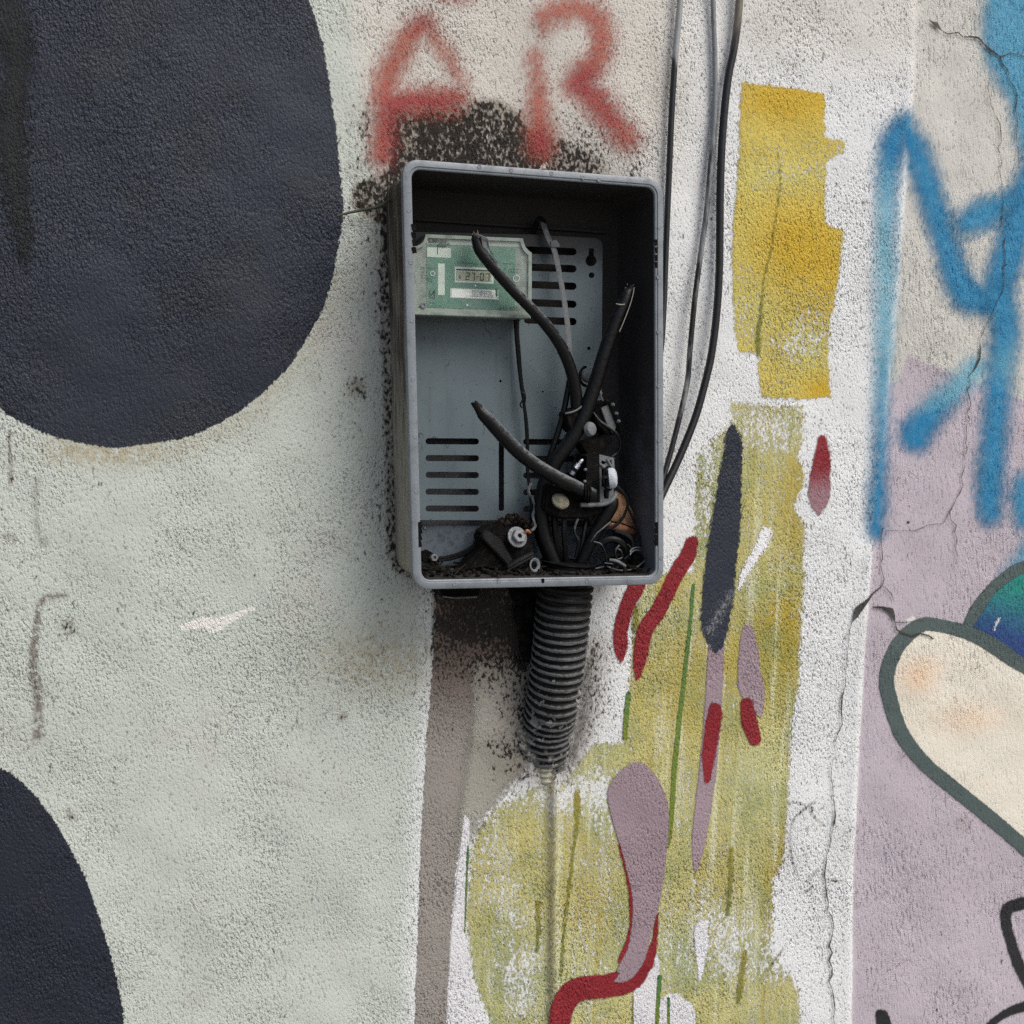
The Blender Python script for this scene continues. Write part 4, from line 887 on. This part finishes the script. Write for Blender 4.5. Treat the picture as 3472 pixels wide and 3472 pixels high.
strap = empty('metal_strap', at(1930, 1260, -.06), 'flat dull grey strap hanging from the roof of the box behind the cables', 'strap')
tube_px('strap_band', [(1838,742,-.030),(1847,773,-.046),(1862,812,-.052),(1880,850,-.056),(1894,912,-.060),(1910,1000,-.063),(1922,1080,-.066),(1929,1150,-.068),(1932,1215,-.069),(1931,1300,-.070)], M_steel, strap, r=11, seg=8, flat=(1, .25))
prism('buckle', [(1868, 818), (1886, 812), (1897, 826), (1898, 838), (1868, 840)], -.058, -.052, M_steel, strap, bevel=.0006)
tube_px('hook', [(1806,850,-.020),(1808,800,-.026),(1818,760,-.034),(1828,742,-.036),(1842,752,-.036),(1850,785,-.034)], M_burn, strap, r=9, seg=10)
def wire(name, label, L, mat=None, r=None, cat='wire', group=None, seg=8):
    bm = bmesh.new(); P, R = px_path(L, 6); add_tube(bm, P, R if R is not None and r is None else r * MM, seg)
    return tag(from_bm(name, bm, mat or M_cable2), label, cat, group)
wire('thin_cable', 'thin black cable running down behind the long cut cable to the lower slots', [(1930,1290,-.072,10),(1924,1330,-.072,10.5),(1908,1410,-.070,11),(1884,1490,-.068,11),(1862,1560,-.064,11.5),(1852,1620,-.06,12)], cat='cable')
wire('thin_wire', 'thin kinked black wire hanging from under the meter', [(1751,1082,-.050,10),(1752,1130,-.050,9),(1757,1190,-.050,9),(1762,1250,-.051,8),(1769,1310,-.052,7.5),(1776,1345,-.053,8.5),(1777,1370,-.052,6),(1784,1430,-.052,7),(1788,1500,-.052,7),(1787,1560,-.052,6.5),(1791,1620,-.053,6),(1797,1660,-.055,6),(1803,1720,-.056,7),(1804,1775,-.056,7)])
wire('wire_tie', 'little wire knot tied round the thin hanging wire', [(1768,1330,-.058,4),(1778,1338,-.060,4),(1772,1356,-.060,3),(1764,1372,-.058,3),(1772,1384,-.058,3)], cat='wire')

# ================================================================== clamp connectors
def disc(name, u, v, Y, ru, rv_axis, mat, parent, h=.006, seg=22):
    """domed cap: radius ru px, facing rv_axis"""
    r = ru * MM; return lathe(name, at(u, v, Y), rv_axis, [(r, 0), (r * 1.0, h * .45), (r * .86, h * .8), (r * .5, h), (r * .12, h * 1.04)], mat, parent, seg)
cl = empty('clamp_connector', at(2040, 1640, -.09), 'black ribbed clamp connector with a bright oval cap gripping the lowest cut cable', 'connector')
Yc = -.104
bm = bmesh.new(); add_prism(bm, [(1990,1545),(2032,1536),(2034,1702),(2000,1702),(1986,1660)], Yc, -.060); from_bm('clamp_body', bm, M_burn, cl)
fr = []
prism('side_frame', [(2030,1540),(2082,1552),(2084,1585),(2079,1696),(2044,1702),(2026,1702)], Yc + .002, -.075, M_grey, cl, holes=[[(2040,1560),(2058,1568),(2036,1582)],[(2064,1560),(2074,1560),(2074,1580)],[(2040,1590),(2060,1590),(2060,1612),(2040,1612)],[(2040,1622),(2066,1622),(2066,1650),(2040,1650)],[(2046,1660),(2066,1660),(2064,1690),(2048,1692)]], bevel=0)
prism('side_web', [(2033,1545),(2078,1555),(2076,1690),(2034,1696)], -.082, -.078, M_burn, cl)
for a, b_ in (((2034,1572),(2064,1600)), ((2058,1556),(2078,1592))): tube_px('brace', [(*a, Yc + .001), (*b_, Yc + .001)], M_grey, cl, r=4.5, seg=8, n=2)
disc('cap', 2066, 1622, -.112, 36, (.93, -.42, .12), M_pale, cl, .012, 26)
tube_px('cap_ring', [(2064 + 19*math.cos(t*.5236), 1622 + 39*math.sin(t*.5236), -.112 + .006*math.cos(t*.5236)) for t in range(13)], M_burn, cl, r=4, seg=6)
for dx in (0, 9, 18): tube_px('gland_ring', [(1978 + dx + 8*math.cos(math.radians(a)), 1668 + dx*.35 + 28*math.sin(math.radians(a)), -.104 - .012*math.cos(math.radians(a))) for a in range(-80, 90, 20)], M_burn, cl, r=3.6, seg=8)
tube_px('screw_shank', [(1938,1608,-.100,9),(1948,1592,-.102,10),(1962,1574,-.103,9.5)], M_alu, cl, seg=14)
tube_px('screw_tip', [(1962,1574,-.103,6),(1972,1562,-.104,7),(1978,1560,-.104,3)], M_alu, cl, seg=10)
tube_px('screw_band', [(1944,1598,-.1018,11),(1948,1592,-.102,11.5),(1951,1588,-.1022,11)], M_burn, cl, seg=14)
for u, v in ((1986, 1592), (1984, 1632)): lathe('bolt_head', at(u, v, -.106), (-.6, -.8, 0), [(5*MM, 0), (5*MM, .004), (3*MM, .005)], M_grey, cl, 8)
prism('jaw', [(1925,1640),(1990,1628),(2000,1712),(1960,1722),(1905,1690),(1890,1650)], -.092, -.070, M_burn, cl, bevel=.002)
cu = empty('clamp_connector', at(1950, 1440, -.07), 'upper black clamp connector gripping the foot of the long cut cable', 'connector')
prism('clamp_body', [(1917,1402),(1932,1390),(1966,1380),(1985,1392),(1978,1440),(1960,1470),(1937,1466),(1925,1436)], -.090, -.056, M_burn, cu, bevel=.002)
tube_px('clamp_lip', [(1916,1402,-.091),(1936,1398,-.094),(1956,1390,-.094),(1972,1378,-.092)], M_grey, cu, r=3, seg=8)
disc('cap', 1996, 1456, -.094, 25, (.45, -.88, .2), M_grey, cu, .009)
cb = empty('clamp_connector', at(2050, 1420, -.06), 'tilted clamp connector with a grey face beside the thick cable', 'connector')
prism('clamp_body', [(2010,1375),(2055,1355),(2066,1362),(2098,1450),(2100,1470),(2060,1478),(2022,1440)], -.074, -.045, M_burn, cb, bevel=.002)
prism('face_plate', [(2038,1384),(2062,1372),(2090,1448),(2078,1470),(2058,1440)], -.0775, -.073, M_grey, cb, bevel=.0008)
for L in ([(2064,1358,-.080),(2078,1392,-.081),(2096,1432,-.081),(2104,1470,-.078)], [(2024,1372,-.078),(2046,1358,-.080),(2062,1358,-.080)]): tube_px('edge_strip', L, M_burn, cb, r=5, seg=8)
for u, v in ((2075, 1372), (2087, 1402), (2095, 1428)): lathe('rivet', at(u, v, -.082), (.4, -.9, 0), [(6*MM, 0), (6*MM, .003), (3*MM, .005)], M_grey, cb, 10)
disc('cap', 1992, 1276, -.060, 22, (-.2, -.97, .1), M_grey, cb, .006)
tube_px('cap_ring', [(1988 + 22*math.cos(math.radians(a)), 1276 + 32*math.sin(math.radians(a)), -.062) for a in range(90, 280, 20)], M_burn, cb, r=5, seg=8)
prism('link_arm', [(1960,1500),(2010,1490),(2064,1472),(2080,1490),(2040,1560),(2010,1570),(1990,1540)], -.080, -.050, M_burn, cb, bevel=.002, holes=[])
ld = empty('clamp_connector', at(1900, 1710, -.09), 'low burnt clamp with a dusty oval disc under the lowest cut cable', 'connector')
prism('clamp_body', [(1850,1640),(1900,1650),(1960,1700),(2040,1712),(2082,1700),(2070,1735),(1990,1760),(1900,1760),(1842,1730)], -.094, -.055, M_burn, ld, bevel=.003)
disc('disc', 1899, 1701, -.100, 31, (.1, -.80, .62), simple('dusty yellowish disc', S(112, 110, 96), S(134, 130, 114), 150, .7, .25, bumpd=.002, dirt=S(60, 56, 48), dirt_amt=.6, dirt_scale=90), ld, .006)
tube_px('clamp_bar', [(1968,1712,-.100),(2010,1712,-.101),(2050,1708,-.101),(2076,1694,-.102),(2088,1672,-.100)], M_grey, ld, r=8, seg=10)
wire('loop_wire', 'thin wire curving over the grey face of the tilted connector', [(2012,1399,-.084,4),(2030,1425,-.086,4.5),(2052,1442,-.087,5),(2080,1462,-.086,5),(2097,1482,-.084,5),(2104,1506,-.082,5),(2096,1534,-.080,5),(2076,1550,-.078,5)], M_cable)
wire('loop_wire', 'thin wire from the bright cap curving over the orange brown cover', [(2085,1645,-.100,5),(2104,1660,-.100,4.5),(2122,1684,-.098,5),(2128,1710,-.096,5),(2118,1744,-.094,5),(2100,1770,-.092,5.5),(2076,1788,-.090,6),(2056,1794,-.088,5)], M_cable2)
wire('small_tag_wire', 'short pale wire end beside the thick cable', [(2030,1322,-.092,3),(2037,1333,-.093,5),(2036,1342,-.092,4),(2044,1358,-.088,2.5)], M_grey)
wire('bent_cable', 'thick black cable bending down from the oval cap into the conduit', [(2076,1690,-.094,20),(2074,1712,-.094,23),(2058,1742,-.092,23),(2030,1788,-.088,22),(2006,1828,-.084,22),(1984,1876,-.080,22),(1962,1930,-.076,22),(1950,1960,-.074,22)], M_cable2, cat='cable', seg=14)
for lab, L in (('black wire standing in the conduit mouth left of the bent cable', [(1914,1740,-.080,10),(1912,1800,-.084,10),(1916,1860,-.080,10),(1922,1940,-.074,10)]), ('black wire behind the thick cable at the conduit mouth', [(1880,1750,-.060,13),(1884,1810,-.064,13),(1900,1890,-.066,13),(1910,1950,-.068,13)]), ('black wire on the right of the conduit mouth', [(1990,1750,-.070,9),(1982,1800,-.076,9),(1968,1870,-.078,9),(1944,1950,-.074,9)])): wire('conduit_wire', lab, L)

# orange brown cover in the back corner
cap = empty('clay_cover', at(2100, 1760, -.05), 'orange brown rounded cover behind the black wires', 'cover')
def fan(rows, mat, name):
    bm = bmesh.new(); R = [[bm.verts.new(at(*p)) for p in r] for r in rows]
    for a, b_ in zip(R, R[1:]):
        for k in range(len(a) - 1): bm.faces.new((a[k], a[k+1], b_[k+1], b_[k]))
    o = from_bm(name, bm, mat, cap); so = o.modifiers.new('solid', 'SOLIDIFY'); so.thickness = .004; so.offset = 1; return o
fan([[(2040,1700,-.040),(2070,1680,-.062),(2084,1668,-.060),(2106,1684,-.052),(2130,1706,-.036)], [(2022,1740,-.044),(2060,1724,-.072),(2095,1716,-.076),(2130,1726,-.064),(2150,1744,-.040)], [(2018,1772,-.050),(2060,1766,-.080),(2100,1772,-.084),(2140,1788,-.070),(2164,1806,-.042)]], M_clay, 'dome')
fan([[(2016,1774,-.052),(2060,1769,-.083),(2100,1776,-.087),(2140,1792,-.073),(2166,1810,-.043)], [(2030,1788,-.053),(2062,1790,-.084),(2098,1800,-.088),(2136,1812,-.074),(2166,1822,-.044)]], simple('darker clay rim', S(112, 76, 58), S(146, 104, 80), 90, .8, .2, bumpd=.001, dirt=S(60, 42, 36), dirt_amt=.6, dirt_scale=60), 'dome_rim')
bm = bmesh.new()
for k in range(26):
    t_ = k / 25; c = at(2104 + 66 * t_ + rng.normal() * 5, 1672 + 130 * t_ ** 1.25 + rng.normal() * 5, -.034 - .012 * rng.random())
    add_lathe(bm, c, rng.normal(size=3), [(.0012, -.002), (.0032 + .002 * rng.random(), 0), (.0012, .0024)], 6)
tag(from_bm('rust_crust', bm, M_rust, smooth=False), 'crumbly brown crust behind the orange cover', 'crust', kind='stuff')

# burnt connector with hex nut in the lower left of the box
bc = empty('burnt_connector', at(1740, 1900, -.06), 'burnt black connector with a big hexagonal nut lying in the lower left corner', 'connector')
prism('clamp_body', [(1632,1812),(1668,1788),(1700,1772),(1742,1790),(1790,1812),(1812,1862),(1818,1890),(1760,1924),(1700,1940),(1640,1930),(1600,1936),(1560,1950),(1600,1900),(1640,1850)], -.088, -.040, M_burn, bc, bevel=.004)
prism('side_flange', [(1634,1808),(1652,1796),(1700,1830),(1740,1900),(1722,1918),(1670,1862),(1636,1826)], -.096, -.086, M_black, bc, bevel=.002)
nx = Vector((.18, -.92, .36)).normalized(); nc = at(1752, 1822, -.094)
lathe('washer', nc, nx, [(36*MM, 0), (36*MM, .0025), (34*MM, .0032), (12*MM, .0032)], M_zinc, bc, 26)
bm = bmesh.new(); add_lathe(bm, nc + nx * .003, nx, [(25*MM, 0), (25*MM, .006), (22*MM, .0075), (9*MM, .0075), (8.5*MM, .003)], 6); from_bm('hex_nut', bm, M_zinc, bc, smooth=False)
lathe('bolt_end', nc + nx * .004, nx, [(8*MM, 0), (8*MM, .005), (5*MM, .0055)], M_burn, bc, 12)
tube_px('clamp_bar', [(1722,1922,-.102),(1760,1900,-.104),(1806,1876,-.102)], M_black, bc, r=8, seg=8)
tube_px('clamp_bar', [(1726,1931,-.103),(1764,1910,-.105),(1808,1886,-.103)], M_black, bc, r=5, seg=8)
tube_px('copper_strand', [(1780,1806,-.100),(1788,1800,-.102),(1796,1806,-.100)], M_copper, bc, r=6, seg=8)
tube_px('frayed_strip', [(1800,1640,-.060),(1792,1668,-.066),(1806,1690,-.07),(1812,1720,-.07),(1806,1752,-.074),(1814,1784,-.08),(1802,1800,-.085)], M_steel, bc, r=5, seg=6, lump=.25)
bm = bmesh.new()
for k in range(130):
    t_ = rng.random(); c = at(1690 + 105 * t_ + rng.normal() * 7, 1770 - 26 * math.sin(t_ * 3.1) + rng.random() * 34, -.062 - .022 * rng.random())
    add_lathe(bm, c, rng.normal(size=3), [(.0012, -.002), (.0028 + .003 * rng.random(), 0), (.0012, .0024)], 5)
tag(from_bm('burnt_crust', bm, M_rust, smooth=False), 'crumbly burnt crust on top of the lower left connector', 'crust', kind='stuff')
lug = empty('earth_bolt', at(1469, 1891, -.03), 'small hex bolt with a dark bracket in the bottom left corner of the box', 'bolt')
lathe('hex_nut', at(1470, 1891, -.034), (.1, -1, .15), [(14*MM, -.004), (14*MM, .004), (12*MM, .005), (7*MM, .005), (6*MM, .002)], M_zinc, lug, 6)
prism('bracket', [(1428,1872),(1448,1864),(1466,1874),(1484,1886),(1490,1904),(1466,1910),(1440,1906),(1430,1900)], -.030, -.021, M_burn, lug, bevel=.001)
for k, dy in enumerate((0, 8)): wire('earth_wire', ('upper' if k == 0 else 'lower') + ' strand of the black wire pair running from the corner bolt to the burnt connector', [(1488,1892+dy,-.036,6),(1530,1886+dy,-.040,6.5),(1568,1873+dy,-.046,6.5),(1600,1855+dy,-.052,6.5),(1634,1826+dy,-.062,6.5),(1662,1806+dy,-.074,6.5)], M_black)
bm = bmesh.new(); rc = at(1812, 1916, -.100); rx = Vector((.9, .35, .1)).normalized(); rz = Vector((-.1, .1, 1)).normalized()
add_tube(bm, [rc + rx * (18*MM*math.cos(a_*math.pi/12)) + rz * (19*MM*math.sin(a_*math.pi/12)) for a_ in range(25)], 6*MM, 8, caps=False, flat=(1, .5)); rw = from_bm('ring_washer', bm, M_grey)
tag(rw, 'pale half buried ring beside the conduit mouth at the bottom of the box', 'ring')

# loose rubbish along the floor of the box
bm = bmesh.new()
for k in range(300):
    u = 1428 + 790 * rng.random(); Y = -.030 - .088 * rng.random(); c = at(u, 1950, Y); c.z = QC[2].z + .0150 + .007 * rng.random() ** 2 + (.008 * rng.random() ** 2 if u < 1700 else 0)
    s_ = .0022 + .004 * rng.random()
    add_lathe(bm, c, rng.normal(size=3), [(s_ * .4, -s_ * .5), (s_, 0), (s_ * .4, s_ * .6)], 5)
for k in range(46):
    u = 1430 + 760 * rng.random(); Y = -.035 - .085 * rng.random(); c = at(u, 1945, Y); c.z = QC[2].z + .018 + .008 * rng.random()
    d = Vector((rng.normal(), rng.normal() * .5, rng.normal() * .15)).normalized() * (.012 + .02 * rng.random())
    add_tube(bm, [c - d, c + Vector((0, 0, .003 * rng.random())), c + d], .0008 + .0007 * rng.random(), 5)
tag(from_bm('debris', bm, simple('dark dusty debris', S(12, 11, 10), S(40, 37, 34), 160, .9, .1, dirt=S(50, 42, 38), dirt_amt=.3, dirt_scale=30), smooth=False), 'dark dusty litter along the floor of the box', 'debris', kind='stuff')
# tangle of dead wires in the lower right
TG = 'tangled wires in the lower right of the box'
tang = [([(2012,1838,-.110,4),(2036,1846,-.112,4),(2050,1868,-.112,4),(2056,1900,-.110,4),(2052,1925,-.106,4)], 'arched thin wire rising from the conduit mouth', M_cable),
        ([(2066,1898,-.112,5),(2090,1902,-.114,5.5),(2112,1914,-.114,5.5),(2118,1920,-.112,6)], 'short pale wire lying at the bottom right', M_grey),
        ([(2050,1910,-.110,3),(2066,1912,-.112,3),(2078,1914,-.112,3),(2072,1926,-.110,3),(2056,1920,-.108,3)], 'small loop of wire under the short pale wire', M_cable),
        ([(2085,1800,-.088,10),(2118,1812,-.092,10),(2140,1830,-.094,9),(2144,1858,-.094,8),(2128,1884,-.092,8),(2112,1900,-.090,8)], 'black loop of wire below the orange cover', M_cable2),
        ([(2030,1850,-.090,12),(2066,1830,-.096,12),(2100,1836,-.098,12),(2120,1862,-.096,12),(2116,1900,-.092,12),(2090,1930,-.090,12)], 'thick black coil in the bottom right', M_cable2),
        ([(2040,1900,-.080,12),(2080,1880,-.084,12),(2130,1890,-.084,12),(2170,1920,-.080,12),(2190,1940,-.078,12)], 'black wire trailing to the bottom right corner', M_cable2),
        ([(2128,1846,-.104,3),(2140,1862,-.104,3.5),(2136,1880,-.104,3),(2118,1896,-.102,3)], 'hair thin wire curving beside the twin ring', M_cable)]
tang += [([(1990,1870,-.108,3),(2004,1840,-.112,3),(2022,1812,-.112,3),(2044,1792,-.110,3),(2070,1770,-.106,3)], 'thin wire climbing from the conduit mouth along the bent cable', M_cable),
         ([(2020,1930,-.100,5),(2060,1924,-.104,5),(2100,1936,-.104,5),(2150,1930,-.100,5),(2190,1900,-.094,5)], 'thin black wire lying along the floor at the bottom right', M_cable),
         ([(2100,1850,-.100,4),(2086,1870,-.104,4),(2092,1896,-.104,4),(2110,1890,-.102,4),(2104,1868,-.100,4),(2088,1860,-.098,4)], 'small curled wire between the coil and the twin ring', M_cable),
         ([(1960,1760,-.092,5),(1948,1800,-.098,5),(1962,1840,-.100,5),(1950,1890,-.094,5)], 'wavy thin wire hanging in front of the conduit mouth', M_cable),
         ([(2128,1720,-.088,4),(2146,1760,-.088,4),(2160,1800,-.086,4),(2176,1850,-.084,4),(2190,1890,-.082,4)], 'thin wire running down the dark side wall', M_cable)]
for L, lab, mt in tang: wire('tangled_wire', lab, L, mt, group=TG)
tr = empty('twin_ring', at(2160, 1870, -.09), 'small double ringed cable gland in the bottom right corner', 'gland')
for dy in (0, 9):
    tube_px('gland_ring', [(2160 + 24*math.cos(math.radians(a)), 1876 + dy + 20*math.sin(math.radians(a)), -.094 + .016*math.sin(math.radians(a + 90))) for a in range(190, 366, 16)], M_grey, tr, r=2.6, seg=8)
lathe('gland_body', at(2158, 1900, -.088), (.1, -.3, 1), [(20*MM, -.014), (21*MM, 0), (21*MM, .008), (14*MM, .010)], M_burn, tr, 18)

# ================================================================== corrugated conduit under the box
def conduit():
    m, t, b = new_mat('corrugated black plastic'); p = t.obj(); n = t.noise(p, 120, 4, .65); rib = t.attr('rib'); low = t.attr('low')
    col = t.mix(n, S(10, 10, 11), S(20, 21, 22))
    f = t.math('MULTIPLY', t.step(t.math('ADD', rib, t.math('MULTIPLY', t.math('SUBTRACT', n, .5), 1.5)), .45, 1.0), t.step(low, .08, .35))
    col = t.mix(t.math('MULTIPLY', f, .85), col, S(104, 105, 106))
    sp_ = t.step(t.math('ADD', t.noise(p, 46, 3, .6), t.math('MULTIPLY', low, .22)), .74, .78); col = t.mix(t.math('MULTIPLY', sp_, .75), col, S(150, 148, 142))
    pl = t.step(t.math('ADD', low, t.math('MULTIPLY', t.math('SUBTRACT', t.noise(p, 34, 3, .6), .5), .55)), .86, .98)
    col = t.mix(pl, col, t.mix(n, S(150, 148, 140), S(196, 194, 188)))
    t.set(b.inputs['Base Color'], col); b.inputs['Roughness'].default_value = .55; b.inputs['Specular IOR Level'].default_value = .2
    t.set(b.inputs['Normal'], t.bump(n, .8, .0015))
    L = [(1927,1905,-.072),(1918,1990,-.070),(1908,2080,-.063),(1894,2230,-.047),(1876,2360,-.027),(1857,2450,.000),(1849,2515,.018),(1846,2555,.030),(1847,2578,.044),(1848,2600,.056)]
    Q = crom(L, 40); W_ = np.array([tuple(at(*q)) for q in Q])
    s_ = np.concatenate([[0], np.cumsum(np.linalg.norm(np.diff(W_, axis=0), axis=1))]); pitch = .0132; per = 8
    ss = np.arange(0, s_[-1], pitch / per); P = np.stack([np.interp(ss, s_, W_[:, k]) for k in range(3)], -1)
    ph = (np.arange(len(ss)) % per) / per; prof = np.clip(.5 + .85 * np.cos(2 * math.pi * ph), 0, 1)
    base = .0445; R = base - .0042 * (1 - prof); bm = bmesh.new(); add_tube(bm, P, R, 40, lump=.008)
    bm.verts.ensure_lookup_table()
    me_rib = np.repeat(prof, 40); me_low = np.repeat(np.linspace(0, 1, len(ss)), 40)
    o = from_bm('corrugated_conduit', bm, m); n_ = len(o.data.vertices)
    add_attr(o.data, 'rib', me_rib[:n_]); add_attr(o.data, 'low', me_low[:n_]); return o
bcm = simple('painted over conduit', S(150, 148, 120), S(206, 204, 192), 70, .8, .2, bumpd=.003, dirt=S(96, 90, 62), dirt_amt=.7, dirt_scale=70)
bm = bmesh.new(); W_, _ = px_path([(1848,2560,.006),(1847,2600,.004),(1849,2650,.007),(1853,2710,.014)], 30); rr = [(.0150 - .0022 * (1 - math.cos(i * 2 * math.pi / 11)) / 2) for i in range(len(W_))]
add_tube(bm, W_, rr, 20); from_bm('buried_conduit', bm, bcm, wall)
tag(conduit(), 'black corrugated plastic conduit curving from the bottom of the box into the wall', 'conduit')
# grey drip lip under the box
br = empty('drip_lip', at(1560, 2020, -.03), 'dark weathered lip under the bottom left of the box', 'bracket')
prism('lip_plate', [(1492, 1998), (1630, 1996), (1622, 2020), (1500, 2024)], -.052, .002, M_shell if False else M_burn, br, bevel=.001)
tube_px('lip_edge', [(1503,2022,-.054),(1540,2027,-.054),(1580,2026,-.054),(1618,2024,-.054)], M_grey, br, r=2.6, seg=8, lump=.12)
# torn soot caked filler left of the conduit
bm = bmesh.new()
for k in range(120):
    v = 2000 + 230 * rng.random(); w_ = 22 * (1 - (v - 2000) / 300); u = 1780 + (v - 2000) * .06 + rng.normal() * w_; c = at(u, v, -.004 - .022 * rng.random() * (1 - (v - 2000) / 260))
    s_ = .005 + .007 * rng.random(); add_lathe(bm, c, rng.normal(size=3), [(s_ * .5, -s_ * .6), (s_, 0), (s_ * .5, s_ * .6)], 7)
tag(from_bm('soot_crust', bm, M_burn, smooth=True), 'black soot caked crust beside the top of the conduit', 'crust', kind='stuff')
# rough mortar collar where the conduit enters the wall
M_mort = simple('rough mortar', S(120, 116, 108), S(178, 176, 170), 60, .9, .2, bumpd=.004, dirt=S(40, 38, 36), dirt_amt=.8, dirt_scale=60)
bm = bmesh.new()
for k in range(150):
    a = math.pi * (-.05 + 1.1 * rng.random()); u = 1845 + (72 + 8 * rng.normal()) * math.cos(a); v = 2490 + (88 + 8 * rng.normal()) * math.sin(a) ; c = at(u, v, -.001 - .004 * rng.random())
    s_ = .003 + .006 * rng.random(); add_lathe(bm, c, rng.normal(size=3), [(s_ * .5, -s_ * .5), (s_, 0), (s_ * .5, s_ * .5)], 7)
tag(from_bm('mortar_collar', bm, M_mort), 'rough mortar lumps where the conduit enters the wall', 'mortar', kind='stuff')

# ================================================================== cables outside the box
def clad(name, ca, cb, worn, lo, hi):
    """black cable whose upper length is overpainted"""
    m, t, b = new_mat(name); p = t.obj(); n = t.noise(p, 90, 3, .6); col = t.mix(n, S(13, 14, 17), S(24, 26, 31))
    f = t.step(t.math('ADD', t.attr('along'), t.math('MULTIPLY', t.math('SUBTRACT', t.noise(t.xf(p, scale=(1, 1, .2)), 60, 3, .6), .5), worn)), hi, lo)
    col = t.mix(f, col, t.mix(n, ca, cb)); t.set(b.inputs['Base Color'], col); b.inputs['Roughness'].default_value = .36; b.inputs['Specular IOR Level'].default_value = .5
    t.set(b.inputs['Normal'], t.bump(n, .5, .001)); return m
SG = 'cables running down the wall into the right side of the box'
def service(label, L, mat):
    bm = bmesh.new(); P, R = px_path(L, 8); add_tube(bm, P, R, 14)
    o = from_bm('service_cable', bm, mat); add_attr(o.data, 'along', np.repeat(np.linspace(0, 1, len(P)), 14)); return tag(o, label, 'cable', SG)
service('left cable beside the box, pale paint on its upper end', [(2330,-420,-.012,11),(2306,0,-.012,11),(2293,150,-.012,11),(2286,238,-.012,11),(2277,388,-.012,11),(2268,600,-.012,11),(2262,740,-.013,11),(2256,893,-.015,11),(2250,1050,-.02,11),(2238,1200,-.03,11),(2205,1300,-.04,11)], clad('overpainted cable', S(128, 130, 131), S(158, 160, 161), .2, .24, .30))
service('middle cable, grey with worn paint, bowing gently beside the box', [(2416,-420,-.010,9),(2418,0,-.010,9),(2424,194,-.010,9),(2423,388,-.010,9.5),(2410,560,-.012,10),(2396,712,-.014,10),(2377,854,-.016,10),(2357,1003,-.018,10),(2340,1180,-.02,10),(2331,1290,-.022,10),(2302,1423,-.026,10),(2261,1579,-.034,10),(2225,1690,-.045,10),(2200,1750,-.055,10)], clad('grey worn cable', S(104, 107, 110), S(136, 139, 141), 1.9, .25, .62))
service('right cable, thickest and black, bowing widest beside the box', [(2530,-420,-.014,14),(2507,0,-.014,14),(2489,162,-.014,14),(2468,270,-.014,14),(2450,453,-.014,14),(2442,647,-.015,14),(2439,906,-.017,14),(2430,1060,-.019,14),(2414,1190,-.021,14),(2397,1272,-.023,14),(2360,1408,-.028,14),(2306,1545,-.034,14),(2251,1663,-.042,14),(2215,1740,-.052,14),(2190,1780,-.06,14)], clad('black outdoor cable', S(96, 88, 78), S(120, 112, 100), .16, .10, .15))
tw = wire('loose_wire', 'short dark wire poking out left from behind the top of the box', [(1142,732,-.020,3),(1180,722,-.016,4.5),(1222,713,-.012,5),(1270,704,-.016,5.5),(1300,692,-.022,6),(1322,676,-.03,5)], simple('dirty green wire', S(44, 46, 38), S(70, 72, 60), 80, .6, .3))
